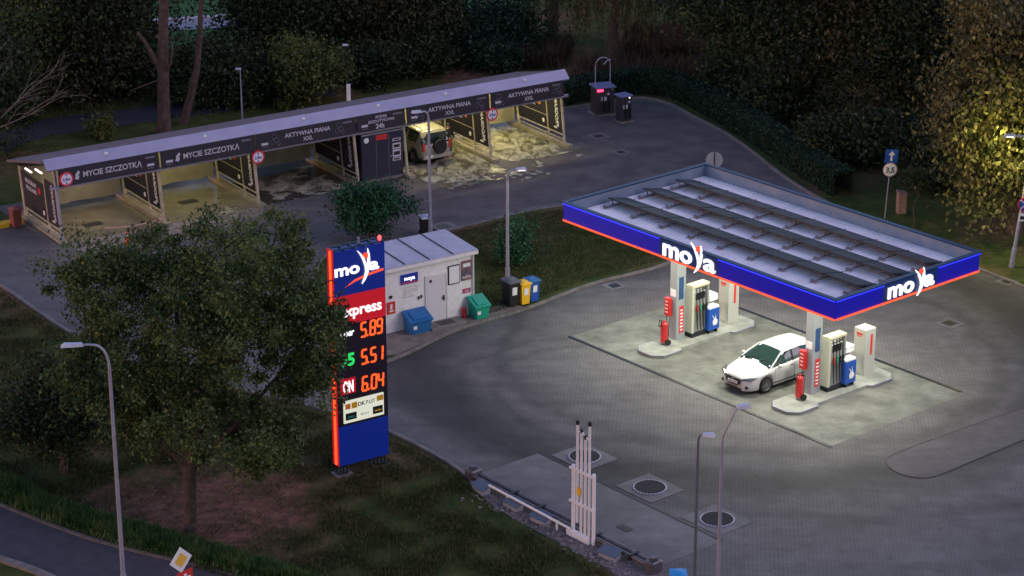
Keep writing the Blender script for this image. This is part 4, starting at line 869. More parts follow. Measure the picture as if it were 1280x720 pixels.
# columns, partitions
for i, d in enumerate(dl):
    b = MB(); b.tube([(d, N0, 0), (d, N0+.5, 3.45)], .09, 4); b.box((d, N0, .03), (.3, .3, .06)); b.build('column', m_cream if i else m_lav, cwash)
    b = MB(); b.tube([(d, 4.55, 0), (d, 4.98, 2.5)], .1, 4); b.build('column', m_cream, cwash)
    b = MB(); b.add([(d-.05, .9, slope(.9)-.18), (d+.05, .9, slope(.9)-.18), (d+.05, 5.2, ZB-.2), (d-.05, 5.2, ZB-.2), (d-.05, .9, slope(.9)-.02), (d+.05, .9, slope(.9)-.02), (d+.05, 5.2, ZB-.02), (d-.05, 5.2, ZB-.02)], [(3, 2, 1, 0), (4, 5, 6, 7), (0, 1, 5, 4), (1, 2, 6, 5), (2, 3, 7, 6), (3, 0, 4, 7)])
    b.build('rafter', m_dark if i == 0 else m_cream, cwash)
    b = MB(); b.box((d, 2.6, .08), (.34, 5.6, .16)); b.build('bay_kerb', mat('bay_kerb_stone', (.2, .18, .13), .8, col2=(.3, .27, .2), scale=2) if i == 0 else bpy.data.materials['bay_kerb_stone'], cwash)
    if i == 4: continue
    # partition: lower dark boards leaning like the frame, with text
    def sk(n, z): return (d, n+z*.145, z)
    def board(n0, n1, z0, z1, th, m, nm, par):
        b = MB(); vs = [sk(n0, z0), sk(n1, z0), sk(n1, z1), sk(n0, z1)]; b.add([(x-th/2, y, z) for x, y, z in vs]+[(x+th/2, y, z) for x, y, z in vs], [(0, 1, 2, 3), (7, 6, 5, 4), (0, 4, 5, 1), (1, 5, 6, 2), (2, 6, 7, 3), (3, 7, 4, 0)]); return b.build(nm, m, par)
    p1 = board(N0+.15, N0+1.35, .62, 2.62, .04, m_banner if i != 6 else m_banner, 'partition_board', cwash)
    p2 = board(N0+1.5, 4.5, .62, 2.3, .04, m_banner, 'partition_board', cwash)
    board(N0+1.38, N0+1.46, .1, 2.62, .08, m_cream, 'post', cwash); b = MB(); 
    b.tube([sk(N0+.1, .55), sk(4.4, .55)], .035, 6); b.tube([sk(N0+1.5, 1.25), sk(4.4, 1.25)], .03, 6) if i else None; b.tube([sk(N0+.1, .32), sk(4.4, .32)], .03, 6); b.build('rail', m_cream, cwash)
    b = MB()   # writing on both faces (they read from the yard side: -d face)
    b.text('PROGRAM', .2, 0, 2.0, 0, wmax=1.3, ext=.004, bold=.03); b.text('PŁUKANIE', .2, 0, 1.68, 0, wmax=1.5, ext=.004, bold=.03)
    b.v = [(d-.03+y, (N0+3.1-x)+z*.145, z) for x, y, z in b.v]; b.build('board_lettering', m_let if i not in (1, 2, 5, 6) else m_whiteb, p2)
    b = MB(); b.text('FOAM', .0001, 0, 0) if False else None
    b.text('PROGRAMY', .26, 0, 0, 0, ext=.004, bold=.03); b.v = [(d-.03+y, N0+.5-z*1.0+1.85*.145*0+(1.75+x*.9)*.145, 1.75+x*.9) for x, y, z in b.v]; b.build('vertical_lettering', m_let if i in (0, 3) else m_whiteb, p1)
    b = MB(); b.box((d-.03, N0+2.1+1.85*.145, 1.85), (.012, .26, .26), rx=.785); b.box((d-.03, N0+2.1+1.85*.145, 1.85), (.014, .26, .26)); b.build('red_octagon', m_orange if i > 3 else m_redsign, p2)
    b = MB(); b.sphere((d-.04, N0+1.8+.9*.145, .92), (.02, .12, .12), 10, 6); b.box((d-.04, N0+.8, .82), (.01, .3, .08)); b.build('emblem', m_whiteb, p2)
# upper back tarpaulins and back rail
for i, (a0, a1) in enumerate(bays):
    b = MB(); nx = 14; vs = []
    for k in range(nx+1):
        x = a0+.12+(a1-a0-.24)*k/nx
        for z in (.32, 1.1, 1.8, 2.5): vs.append((x, 4.75+z*.14+.03*math.sin(k*1.9+z*2), z+(.03*math.sin(k) if z < 1 else 0)))
    b.add(vs, [(k*4+j, (k+1)*4+j, (k+1)*4+j+1, k*4+j+1) for k in range(nx) for j in range(3)], 0, True); b.build('back_tarpaulin', m_tarp if i != 2 else m_tarp, cwash)
# bay floors
wet = paving_mat('bay_floor', (.2, .185, .135), TW, (2.5, 2.5), rings=False, joint=1.3)
floor_dark = paving_mat('bay_floor_dark', (.05, .048, .045), TW, (2.5, 2.5), rings=False, joint=1.3)  # darker floor tone for the third and fourth bays
for m_ in (wet, floor_dark): m_.node_tree.nodes['Principled BSDF'].inputs['Roughness'].default_value = .22; m_.node_tree.nodes['Principled BSDF'].inputs['Specular IOR Level'].default_value = .6
for i, (a0, a1) in enumerate(bays):
    o = sheet('bay_floor', [t2(CW(*q)) for q in ((a0+.17, .1), (a1-.17, .1), (a1-.17, 5.6), (a0+.17, 5.6))], .014, floor_dark if i in (2, 3) else wet); struct(o)
struct(sheet('bay_floor', [t2(CW(*q)) for q in ((.1, -1.3), (9.9, -1.3), (9.9, .1), (.1, .1))], .0135, paving_mat('apron_slab', (.23, .2, .195), TW, (2.5, 1.4), rings=False, joint=1.3)))
# floor drains
for (d, n_, lab) in ((2.2, 2.0, 'square black drain grate in the leftmost wash bay'), (7.4, 2.6, 'square black drain grate in the second wash bay')):
    b = MB(); b.box((0, 0, 0), (.9, .55, .012)); 
    for k in range(8): b.box((-.4+k*.115, 0, .008), (.03, .5, .006), mi=1)
    tag(b.build('drain_grate', [m_chan, m_dark], loc=CW(d, n_, .022), rz=TW), lab, 'drain grate')
# lamps under the wash roof (bay three is unlit)
for i, (a0, a1) in enumerate(bays):
    if i == 2: continue
    for n_ in ((1.5, 3.6) if i != 3 else (1.0,)):
        c = (a0+a1)/2; z = slope(n_)-.12
        b = MB(); b.box((c, n_, z), (1.3, .14, .06)); o = b.build('ceiling_lamp', m_whiteb, cwash); b = MB(); b.box((c, n_, z-.036), (1.2, .1, .01)); b.build('lamp_tube', m_tube, o)
        l = bpy.data.lights.new('wash_light', 'AREA'); l.shape = 'RECTANGLE'; l.size = 1.2; l.size_y = .12; l.energy = (10, 11, 0, 3, 24, 30)[i]; l.color = ((1, .8, .6), (1, .88, .4), 0, (1, .82, .5), (1, .86, .4), (1, .88, .42))[i]
        lo = bpy.data.objects.new('wash_light', l); C.objects.link(lo); lo.parent = cwash; lo.location = (c, n_, z-.06)
b = MB()
for n_ in (1.35, 2.6): b.box((-.5, n_, slope(n_)-.35), (.06, .75, .06))
b.build('end_lamp', mat('dim_tube', (.8, .8, .8), .4, emit=(1, .85, .75), es=.9), cwash)
# machine room between bays three and five
t = thing('machine_cabinet', 'dark navy equipment room closing the narrow fourth wash bay', 'equipment room', CW(16.95, .3), TW)
b = MB(); b.bbox((0, 1.25, 1.22), (2.35, 2.1, 2.44), .03); bd = b.build('body', m_navy, t)
b = MB(); b.box((0, .9, .06), (2.5, 1.6, .12)); b.build('plinth', m_kerb, t)
b = MB(); b.box((-.35, .192, 1.2), (.01, .01, 2.2)); b.box((.35, .192, 1.2), (.01, .01, 2.2)); b.box((0, .195, 2.42), (2.35, .02, .05)); b.build('door_seams', m_galv, t)
b = MB(); b.box((-.05, .188, 2.2), (.62, .012, .26)); b.text('WRZUTNIA', .09, -.05, 2.2, .18, wmax=.5) ; b.build('red_notice', [m_redsign], t)
b = MB(); b.cyl((-.9, .195, 2.15), (-.9, .18, 2.15), .14, n=16); b.build('round_notice', m_whiteb, t)
for z, h_ in ((1.95, .14), (1.62, .3), (1.25, .36), (.95, .16)): b = MB(); b.box((.8, .187, z), (.46, .012, h_)); b.box((.8, .18, z), (.34, .01, h_*.5), mi=1); b.build('payment_panel', [m_let, m_black], t)
b = MB(); b.sphere((.45, .17, 1.15), .05); b.build('handle', m_galv, t)
# round limit signs
def round_sign(label, loc, rz, txt, r=.34, group=None, arrows=True):
    t = thing('limit_sign', label, 'round sign', loc, rz, group)
    b = MB(); b.cyl((0, 0, 0), (0, .03, 0), r, n=28); b.build('red_ring', m_redlit, t)
    b = MB(); b.cyl((0, -.006, 0), (0, .0, 0), r*.76, n=28); b.build('white_disc', m_whitelit, t)
    b = MB(); b.text(txt, r*.42, 0, 0, -.01, wmax=r*1.2, bold=.03)
    b.plate([(-.06, r*.7), (.06, r*.7), (0, r*.38)], -.016, -.008); b.plate([(-.06, -r*.7), (.06, -r*.7), (0, -r*.38)], -.016, -.008)
    b.build('lettering', m_bluetxt, t)
m_redlit = mat('sign_red', (.6, .03, .05), .4); m_whitelit = mat('sign_white', (.75, .7, .75), .4); m_bluetxt = mat('sign_blue_text', (.03, .06, .3), .5)
for d, n_, z, lab in ((.38, .28, 3.0, 'round height limit sign on the leftmost wash name board'), (10.0, .18, 2.42, 'round height limit sign between second and third wash bays'), (23.15, .18, 2.42, 'round height limit sign between the two brightly lit foam bays')):
    round_sign(lab, CW(d, n_, z), TW, '2,8m', group='wash height limit signs')
# foam on the floor
def foam(label, u0, u1, v0, v1, thr, z, seed, st=.07, sq=1.0):
    us = np.arange(u0, u1, st); vs_ = np.arange(v0, v1, st); rs = np.random.default_rng(seed); ph = rs.random((10, 2))*6.28; dr = rs.normal(size=(10, 2))*np.array([2.2, 4.6])
    U, Vv = np.meshgrid(us, vs_); f = np.zeros_like(U)
    for k in range(10): f += np.sin(U*dr[k, 0]*(1+k*.35)+ph[k, 0]+1.5*np.sin(Vv*dr[k, 1]+ph[k, 1]))/(1+k*.3)
    ex = np.minimum(np.minimum(U-u0, u1-U)/.8, np.minimum(Vv-v0, v1-Vv)/.9); f = f/3+np.minimum(ex, 1)*.9-.9; b = MB(); idx = {}
    def vid(i, j):
        if (i, j) not in idx: idx[(i, j)] = len(b.v); b.v.append((us[0]+j*st, vs_[0]+i*st, z+max(0, min(.02, (f[min(i, f.shape[0]-1), min(j, f.shape[1]-1)]-thr)*.02))))
        return idx[(i, j)]
    for i in range(f.shape[0]-1):
        for j in range(f.shape[1]-1):
            if f[i, j] > thr: b.f.append((vid(i, j), vid(i, j+1), vid(i+1, j+1), vid(i+1, j))); b.m.append(0); b.sm.append(True)
    if b.f: return stuff(b.build('foam', m_foam, loc=W0, rz=TW), label, 'foam')
foam('white foam spread over the floor round the off-road car', 18.5, 22.9, -1.6, 4.6, -.9, .022, 3); foam('thick white foam covering the rightmost wash bay floor', 23.4, 27.4, -.9, 5.2, -1.1, .022, 5)
foam('streaks of foam running out onto the yard', 18.4, 24.5, -3.4, -.9, -.15, .024, 9); foam('thin foam streaks on the dark floor of the third bay', 10.4, 15.2, .1, 4.6, -.5, .022, 12); foam('pale dried foam before the second wash bay', 6.3, 9.6, -.9, 1.4, .15, .022, 15)
foam('foam scraps on the yard before the rightmost bay', 23.5, 28, -2.6, -.7, .28, .024, 21)

# ------------------------------------------------------------------ hut
HUT = at(592.5, 393.5); HL = 5.1; HD = 2.35
hut = thing('kiosk_hut', 'small white utility hut with a lean-to metal roof and one door', 'hut', HUT, TW)
# local x runs to the left (negative), y to the back
b = MB(); b.add([(-HL, 0, 0), (0, 0, 0), (0, HD, 0), (-HL, HD, 0), (-HL, 0, 2.72), (0, 0, 2.72), (0, HD, 2.85), (-HL, HD, 2.85)], [(3, 2, 1, 0), (4, 5, 6, 7), (0, 1, 5, 4), (1, 2, 6, 5), (2, 3, 7, 6), (3, 0, 4, 7)]); b.build('wall', m_white, hut)
b = MB(); b.add([(-HL-.12, -.14, 2.76), (.14, -.14, 2.76), (.14, HD+.14, 2.9), (-HL-.12, HD+.14, 2.9), (-HL-.12, -.14, 2.92), (.14, -.14, 2.92), (.14, HD+.14, 3.06), (-HL-.12, HD+.14, 3.06)], [(3, 2, 1, 0), (4, 5, 6, 7), (0, 1, 5, 4), (1, 2, 6, 5), (2, 3, 7, 6), (3, 0, 4, 7)])
rf = b.build('roof', mat('hut_roof', (.5, .46, .55), .4, .2, col2=(.4, .38, .46), scale=1.5), hut)
b = MB()
for k in range(4): b.box((-1.05-k*1.15, HD/2, 3.0), (.05, HD+.2, .04), rx=math.atan2(.14, HD+.28))
b.build('roof_seam', m_dark, rf)
b = MB(); b.box((-HL/2, -.15, 2.8), (HL+.28, .02, .14)); b.build('eaves_board', m_white, hut)
dr = MB(); dr.bbox((-1.84, -.02, 1.12), (.92, .04, 2.02), .01); door = dr.build('door', mat('door_white', (.6, .57, .62), .5), hut)
b = MB(); b.box((-1.84, -.03, 2.17), (1.06, .05, .06)); b.box((-2.34, -.03, 1.1), (.05, .04, 2.1)); b.box((-1.34, -.03, 1.1), (.05, .04, 2.1)); b.build('door_frame', m_white, door)
b = MB(); b.bbox((-1.5, -.07, 1.1), (.06, .05, .22), .01); b.box((-1.55, -.09, 1.12), (.12, .03, .03)); b.build('handle', m_dark, door)
b = MB(); b.box((-2.12, -.046, 1.93), (.12, .008, .12)); b.build('door_notice', m_black, door)
b = MB(); b.box((-3.12, -.03, 2.26), (.8, .05, .42)); hs = b.build('name_sign', m_totblue, hut); b = MB(); b.text('moya', .17, -3.12, 2.3, -.06, wmax=.6, bold=.03); b.build('lettering', m_litw, hs); b = MB(); b.box((-3.12, -.06, 2.11), (.78, .01, .05)); b.build('red_line', m_redsign, hs)
b = MB()
for k, (l_, z) in enumerate(((1.0, 1.88), (.9, 1.78), (.95, 1.68), (.6, 1.58), (.75, 1.48))): b.text('regulamin stacji samoobslugowej'[:int(30*l_)], .045, -3.05-(1-l_)*.4, z, -.004, wmax=l_*.95)
b.build('printed_rules', mat('faint_print', (.3, .28, .33), .6), hut)
b = MB(); b.bbox((-.98, -.025, 2.0), (.56, .05, .82), .01); nb = b.build('notice_board', m_dark, hut); b = MB(); b.box((-.98, -.054, 2.0), (.48, .008, .74)); b.build('paper', m_whiteb, nb)
b = MB(); b.box((-.36, -.02, 2.06), (.5, .03, .86)); po = b.build('poster', mat('poster_navy', (.04, .05, .12), .5, col2=(.3, .12, .1), scale=3), hut); b = MB(); b.text('KARTA', .11, -.36, 1.78, -.04, wmax=.42, bold=.02); b.box((-.36, -.04, 2.3), (.36, .006, .16), mi=0); b.build('lettering', m_whiteb, po)
b = MB(); b.box((-.36, -.015, 1.16), (.38, .02, .2)); sp = b.build('pink_sign', mat('pink_sign', (.4, .04, .15), .5), hut); b = MB(); b.text('24h', .1, -.36, 1.16, -.03); b.build('lettering', m_whiteb, sp)
b = MB(); b.bbox((-.98, -.03, .8), (.7, .06, 1.5), .01); b.build('meter_cabinet', m_white, hut)
b = MB(); b.box((-4.0, -.02, 1.15), (.38, .03, .52)); fs_ = b.build('fire_sign', m_redsign, hut); b = MB(); b.box((-4.0, -.04, 1.2), (.1, .01, .22)); b.box((-4.0, -.04, 1.02), (.2, .01, .06)); b.build('pictogram', m_whiteb, fs_)
b = MB(); b.box((-4.0, -.02, 1.62), (.14, .03, .12)); b.box((-2.55, -.02, 1.35), (.07, .03, .14)); b.box((-2.68, -.02, 1.32), (.07, .03, .14)); b.build('switch', m_black, hut)
b = MB(); b.bbox((-4.55, -.06, 2.2), (.12, .12, .12), .01); b.build('wall_lamp', m_dark, hut)
b = MB(); b.tube([(-.05, -.06, 2.75), (-.05, -.06, .1)], .035, 7); b.build('downpipe', m_white, hut)
t = thing('door_step', 'low concrete step with a dark mat before the hut door', 'step', CW(0, 0), TW); t.location = hut.matrix_basis @ Vector((-1.7, -.45, .066))
b = MB(); b.bbox((0, 0, .05), (1.7, .75, .1), .02); b.build('slab', m_kerb, t); b = MB(); b.box((.05, 0, .11), (.7, .42, .016)); b.build('mat', m_black, t)
def grit_box(label, x, w_, m):
    t = thing('grit_box', label, 'storage box', hut.matrix_basis @ Vector((x, -.42, .066)), TW); b = MB()
    b.add([(-w_/2+.05, -.3, 0), (w_/2-.05, -.3, 0), (w_/2-.05, .28, 0), (-w_/2+.05, .28, 0), (-w_/2, -.34, .5), (w_/2, -.34, .5), (w_/2, .3, .78), (-w_/2, .3, .78)], [(3, 2, 1, 0), (4, 5, 6, 7), (0, 1, 5, 4), (1, 2, 6, 5), (2, 3, 7, 6), (3, 0, 4, 7)]); b.build('bin_body', m, t)
    b = MB(); a = math.atan2(.28, .64); b.box((0, -.02, .68), (w_+.1, .8, .07), rx=a); b.box((0, -.06, .72), (w_*.7, .5, .05), rx=a); b.build('lid', m, t)
    b = MB(); b.box((-.32*w_, -.36, .3), (.16, .02, .14)); b.build('sticker', m_whiteb, t)
    return t
grit_box('blue plastic grit box with sloping lid, against the hut', -3.0, .98, m_bluebox); grit_box('small green plastic grit box at the right end of hut', -.02, .66, m_green)
t = thing('fire_extinguisher', 'small red fire extinguisher standing beside the green grit box', 'fire extinguisher', hut.matrix_basis @ Vector((-.62, -.2, .066)))
b = MB(); b.cyl((0, 0, 0), (0, 0, .42), .09, n=14); b.sphere((0, 0, .42), (.09, .09, .07)); b.build('cylinder', m_red, t); b = MB(); b.tube([(0, 0, .48), (.07, -.06, .5), (.1, -.07, .2)], .015, 6); b.build('hose', m_black, t)

# ------------------------------------------------------------------ price totem
TT = at(425, 597); TWD = 2.02; TDP = .42
tot = thing('price_sign', 'tall lit fuel price sign, blue and black with red neon edge', 'price sign', TT, TW)
Z0, Z1 = .42, 8.52
b = MB(); b.box((TWD/2, TDP/2, (Z0+1.92)/2), (TWD, TDP, 1.92-Z0)); b.build('lower_panel', m_totblue, tot)
b = MB(); b.box((TWD/2, TDP/2, (1.92+5.72)/2), (TWD, TDP, 5.72-1.92)); blk = b.build('price_panel', mat('totem_black', (.012, .008, .02), .35), tot)
b = MB(); b.box((TWD/2, TDP/2, (5.72+6.8)/2), (TWD, TDP, 1.08)); rp_ = b.build('red_panel', m_totred, tot)
b = MB(); b.box((TWD/2, TDP/2, (6.8+Z1-.08)/2), (TWD, TDP, Z1-.08-6.8)); bp_ = b.build('top_panel', m_totblue, tot)
b = MB()
for k in range(6): b.box((.04+k*(TWD-.08)/5, TDP/2, Z1-.04), (.06, TDP, .07))
b.box((TWD/2, .03, Z1-.02), (TWD, .05, .05)); b.box((TWD/2, TDP-.03, Z1-.02), (TWD, .05, .05)); b.build('top_frame', m_capblue, tot)
b = MB(); b.box((-.05, TDP*.35, (Z0+Z1)/2), (.06, .09, Z1-Z0-.1)); b.build('red_light_strip', m_ledr, tot)
b = MB(); b.box((-.015, TDP/2, (Z0+Z1)/2), (.03, TDP-.02, Z1-Z0)); b.build('side_channel', m_totred, tot)
b = MB(); b.sphere((TWD-.12, .12, Z1+.08), (.07, .07, .1)); b.build('warning_lamp', mat('warning_red', (.6, .02, .02), .3, emit=(1, .05, .05), es=1.5), tot)
b = MB(); b.cyl((TWD*.55, .2, Z1), (TWD*.55, .2, Z1+.22), .05, n=8); b.build('light_sensor', m_galv, tot)
b = MB(); logo(b, .325, .03, 7.55, -.01, fs=1.25); b.build('logo_letters', [m_litw, m_litball], bp_)
b = MB(); b.plate([(.42, 7.1), (.8, 7.24), (1.3, 7.36), (1.95, 7.44), (1.95, 7.52), (1.3, 7.44), (.8, 7.32)], -.03, -.01); b.build('red_swoosh', m_litball, bp_)
b = MB(); b.text('express', .4, 1.0, 6.22, -.012, wmax=1.75, ext=.02, bold=.02); b.build('lettering', m_litw, rp_)
SEG = {'0': 'abcdef', '1': 'bc', '4': 'fgbc', '5': 'afgcd', '6': 'afgedc', '8': 'abcdefg', '9': 'abcdfg'}
def digits(s_, x, z, h):
    w_ = h*.37; th = h*.125; sh = .1
    for ch in s_:
        b = MB()
        if ch == '.': b.box((x-.01, -.02, z+th*.6), (th, .02, th)); x += th*1.3; b.build('decimal_point', m_led7, blk); continue
        for g in SEG[ch]:
            def pt(px, pz): return (x+px*w_+pz*h*sh*0+(pz*sh)*h*.6, z+pz*h)
            A = dict(a=((.1, .96), (.9, .96)), d=((.1, .04), (.9, .04)), g=((.1, .5), (.9, .5)), f=((.04, .54), (.04, .93)), b=((.96, .54), (.96, .93)), e=((.04, .07), (.04, .46)), c=((.96, .07), (.96, .46)))[g]
            p0, p1 = pt(*A[0]), pt(*A[1]); dx, dz = p1[0]-p0[0], p1[1]-p0[1]; l_ = math.hypot(dx, dz); nx, nz = -dz/l_*th/2, dx/l_*th/2
            b.plate([(p0[0]-dx/l_*th*.3, p0[1]-dz/l_*th*.3), (p0[0]+nx, p0[1]+nz), (p1[0]+nx, p1[1]+nz), (p1[0]+dx/l_*th*.3, p1[1]+dz/l_*th*.3), (p1[0]-nx, p1[1]-nz), (p0[0]-nx, p0[1]-nz)], -.03, -.012)
        b.build('price_digit', m_led7, blk); x += w_*1.33
for s_, z in (('5.89', 5.12), ('5.51', 4.1), ('6.04', 3.08)): digits(s_, .98, z, .56)
b = MB(); b.text('Super', .26, .42, 5.42, -.012, wmax=.62, bold=.03, shear=.2); b.build('fuel_label', m_litw, blk)
b = MB(); b.text('95', .46, .42, 4.42, -.012, wmax=.6, bold=.04); b.build('fuel_label', m_totgreen, blk)
b = MB(); b.box((.42, -.015, 3.42), (.6, .03, .58)); b.build('fuel_label', m_totred, blk); b = MB(); b.text('ON', .42, .42, 3.42, -.035, wmax=.42, bold=.04); b.build('fuel_label', m_litw, blk)
b = MB(); b.box((1.02, -.02, 2.45), (1.62, .04, .84)); wpn = b.build('service_panel', m_totlit, blk)
b = MB(); b.box((.38, -.045, 2.66), (.2, .01, .2), mi=0); b.box((.64, -.045, 2.66), (.22, .01, .22), mi=1); b.box((1.68, -.045, 2.7), (.26, .01, .2), mi=1); b.text('DK', .15, .93, 2.66, -.045, mi=2, bold=.02); b.text('P.LST', .14, 1.3, 2.66, -.045, wmax=.36, mi=2, bold=.01)
b.box((.5, -.045, 2.27), (.44, .01, .26), mi=2); b.box((1.58, -.045, 2.27), (.4, .01, .28), mi=2); b.text('SERVICE', .07, 1.05, 2.25, -.045, mi=3, wmax=.4); b.box((.5, -.052, 2.25), (.26, .01, .05), mi=3); b.box((1.58, -.052, 2.25), (.26, .01, .06), mi=1)
b.build('service_logos', [m_orange, m_yellow, m_black, m_green], wpn)
for x in (.2, TWD-.28):
    b = MB(); b.box((x, TDP/2, .03), (.62, .55, .06)); b.build('foundation', m_kerb, tot)
    b = MB()
    for sx in (-.14, 0, .14):
        for sy in (-.12, .12): b.cyl((x+sx, TDP/2+sy, .05), (x+sx, TDP/2+sy, .44), .03, n=8)
    b.box((x, TDP/2, .12), (.42, .36, .03)); b.build('leg', m_black, tot)

# ------------------------------------------------------------------ street furniture
def lamp_post(label, base, h, head, armr, rz, lit=False, r=.075, m=m_galv, hl=.62, group='street lamps', leanx=0, straight=False):
    t = thing('street_lamp', label, 'street lamp', base, rz, group); hx = armr
    b = MB(); b.cyl((0, 0, 0), (leanx*.15, 0, h*.15), r*1.5, r*1.4, n=10); b.cyl((leanx*.15, 0, h*.15), (leanx, 0, h*.96), r*1.1, r*.75, n=10)
    b.build('pole', m, t)
    b = MB(); pts = [(leanx, 0, h*.95)]
    if straight: pts += [(leanx+.02, 0, h), (leanx+hx, 0, h+head)]
    else:
        for k in range(1, 7): a = k/6*math.pi/2; pts.append((leanx+hx*.6*(1-math.cos(a)), 0, h*.95+(h*.05+head)*math.sin(a)))
        pts.append((leanx+hx, 0, h+head+.02))
    b.tube(pts, r*.6, 8); b.build('arm', m, t)
    e = pts[-1]; s_ = 1 if hx > 0 else -1
    b = MB(); L_ = hl; z = e[2]; b.add([(e[0], -.08, z-.03), (e[0]+s_*L_, -.13, z-.02), (e[0]+s_*L_, .13, z-.02), (e[0], .08, z-.03), (e[0]+s_*.05, -.07, z+.06), (e[0]+s_*L_*.85, -.1, z+.07), (e[0]+s_*L_*.85, .1, z+.07), (e[0]+s_*.05, .07, z+.06)],
        [(3, 2, 1, 0), (4, 5, 6, 7), (0, 1, 5, 4), (1, 2, 6, 5), (2, 3, 7, 6), (3, 0, 4, 7)]); hd_ = b.build('lamp_head', m_lamph, t)
    b = MB(); b.box((e[0]+s_*L_*.55, 0, z-.032), (L_*.6, .16, .015)); b.build('lamp_glass', m_lampw if lit else m_glass, hd_)
    return t, Vector((e[0]+s_*L_*.55, 0, z-.08))
m_polem = mat('pole_blue_grey', (.12, .13, .17), .5, .4)
m_lamph = mat('lamp_head_grey', (.5, .52, .66), .4, .2)
def lamp_light(t, off, e, col=(1, .95, .85), spread=120):
    l = bpy.data.lights.new('street_light', 'AREA'); l.shape = 'DISK'; l.size = .3; l.energy = e; l.color = col; l.spread = R(spread)
    o = bpy.data.objects.new('street_light', l); C.objects.link(o); o.parent = t; o.location = off
lamp_post('curved street lamp at lower left standing beside the road', at(157, 764), 8.75, .3, -.72, R(8), r=.07, hl=.68)
t, o_ = lamp_post('lit lamp post on the verge behind the recycling bins', at(634.5, 355), 5.1, .05, .35, R(10), lit=True, hl=.5); lamp_light(t, o_, 8)
t, o_ = lamp_post('thin lamp post beside the black bin behind the hut', at(538, 297), 5.9, .1, -.3, R(20), hl=.5)
t, o_ = lamp_post('lit street lamp on the right that lights the brownish tree', at(1264, 334), 6.0, .02, -.75, R(0), lit=True, hl=.55, leanx=.55); lamp_light(t, o_, 55, (1, .9, .3), 178)
l = bpy.data.lights.new('street_light', 'POINT'); l.energy = 150; l.color = (1, .9, .25); l.shadow_soft_size = .12; o = bpy.data.objects.new('street_light', l); C.objects.link(o); o.parent = t; o.location = o_+Vector((-.3, .25, -.25))
p = at(877, 545, 6); lamp_post('short dark lamp post with pale blue head at lower right', (p.x-.1, p.y, 0), 6.0, .02, .1, R(-8), r=.05, m=m_polem, hl=.42)
p = at(903, 545, 7.5); lamp_post('tall pale lamp post with a long slanted arm, lower right', (p.x, p.y, 0), 7.5, .85, .42, R(15), r=.06, hl=.42, straight=True)
for lab, (px, py, h) in {'pale pole rising behind the middle of the wash roof': (437, 165, 4.7), 'thin pole behind the wash roof, above the second bay': (303, 152, 2.9)}.items():
    t = thing('lamp_post', lab, 'pole', at(px, py)); b = MB(); b.cyl((0, 0, 0), (0, 0, h), .06, .03, n=8); b.build('pole', m_galv if h < 4 else m_dark, t); b = MB(); b.bbox((-.1, 0, h), (.3, .14, .08), .01); b.build('cap', m_lamph, t)
    if h > 4: b = MB(); b.cyl((0, 0, 1.6), (0, 0, 2.6), .11, n=10); b.build('sleeve', m_whiteb, t)
# traffic signs
def pole_(t, h, r=.03, z0=0): b = MB(); b.cyl((0, .03, z0), (0, .03, h), r, n=8); b.build('pole', m_galv, t)
t = thing('road_sign', 'one-way arrow sign above a round weight limit sign', 'road sign', at(1106, 273), R(6)); pole_(t, 3.3)
t.rotation_euler = (0, R(3), R(6))
b = MB(); b.bbox((0, 0, 3.05), (.62, .03, .66), .02); bs = b.build('one_way_plate', m_blue, t); b = MB(); b.plate([(-.05, 2.82), (.05, 2.82), (.05, 3.1), (.16, 3.1), (0, 3.3), (-.16, 3.1), (-.05, 3.1)], -.03, -.016); b.build('arrow', m_whiteb, bs)
b = MB(); b.cyl((0, -.0, 2.38), (0, .02, 2.38), .34, n=28); rs_ = b.build('weight_limit_plate', mat('sign_rim_pale', (.5, .3, .33), .4), t); b = MB(); b.cyl((0, -.008, 2.38), (0, -.002, 2.38), .3, n=28); b.build('white_disc', m_whiteb, rs_); b = MB(); b.text('3,5', .26, 0, 2.38, -.012, wmax=.44, bold=.03); b.build('lettering', m_black, rs_)
t = thing('road_sign', 'round blue no-stopping sign with small tow plate on right lamp post', 'road sign', at(1266, 334)+Vector((.32, -.12, 0)), 0)
b = MB(); b.cyl((0, 0, 2.95), (0, .02, 2.95), .34, n=28); a_ = b.build('round_plate', m_redsign, t); b = MB(); b.cyl((0, -.008, 2.95), (0, -.002, 2.95), .29, n=28); b.build('blue_disc', m_blue, a_)
b = MB(); b.box((0, -.012, 2.95), (.62, .01, .06), ry=R(45)); b.box((0, -.014, 2.95), (.62, .01, .06), ry=R(-45)); b.build('red_cross', mat('cross_pale', (.6, .45, .5), .5), a_)
b = MB(); b.box((0, 0, 2.36), (.52, .02, .36)); p_ = b.build('tow_plate', m_whiteb, t); b = MB(); b.plate([(-.2, 2.26), (.0, 2.26), (.02, 2.36), (-.06, 2.42), (-.18, 2.42)], -.018, -.01); b.plate([(.04, 2.3), (.2, 2.26), (.2, 2.34), (.1, 2.38), (.16, 2.46), (.12, 2.48)], -.018, -.01); b.build('tow_pictogram', m_black, p_)
b = MB(); b.box((0, .05, 2.65), (.08, .08, .9)); b.build('bracket', m_galv, t)
t = thing('road_sign', 'grey back of a round road sign beyond the canopy corner', 'road sign', at(893, 200, 2.3)*1, 0); t.location.z = 0; pole_(t, 2.6)
b = MB(); b.cyl((0, 0, 2.3), (0, .02, 2.3), .4, n=28); b.build('round_plate', m_galv, t); b = MB(); b.box((0, -.02, 2.3), (.05, .02, .78)); b.build('bracket', m_dark, t)
p = at(226, 700, 2.6); t = thing('road_sign', 'yellow and white diamond priority sign above a red plate', 'road sign', (p.x, p.y, 0), R(48)); pole_(t, 2.95)
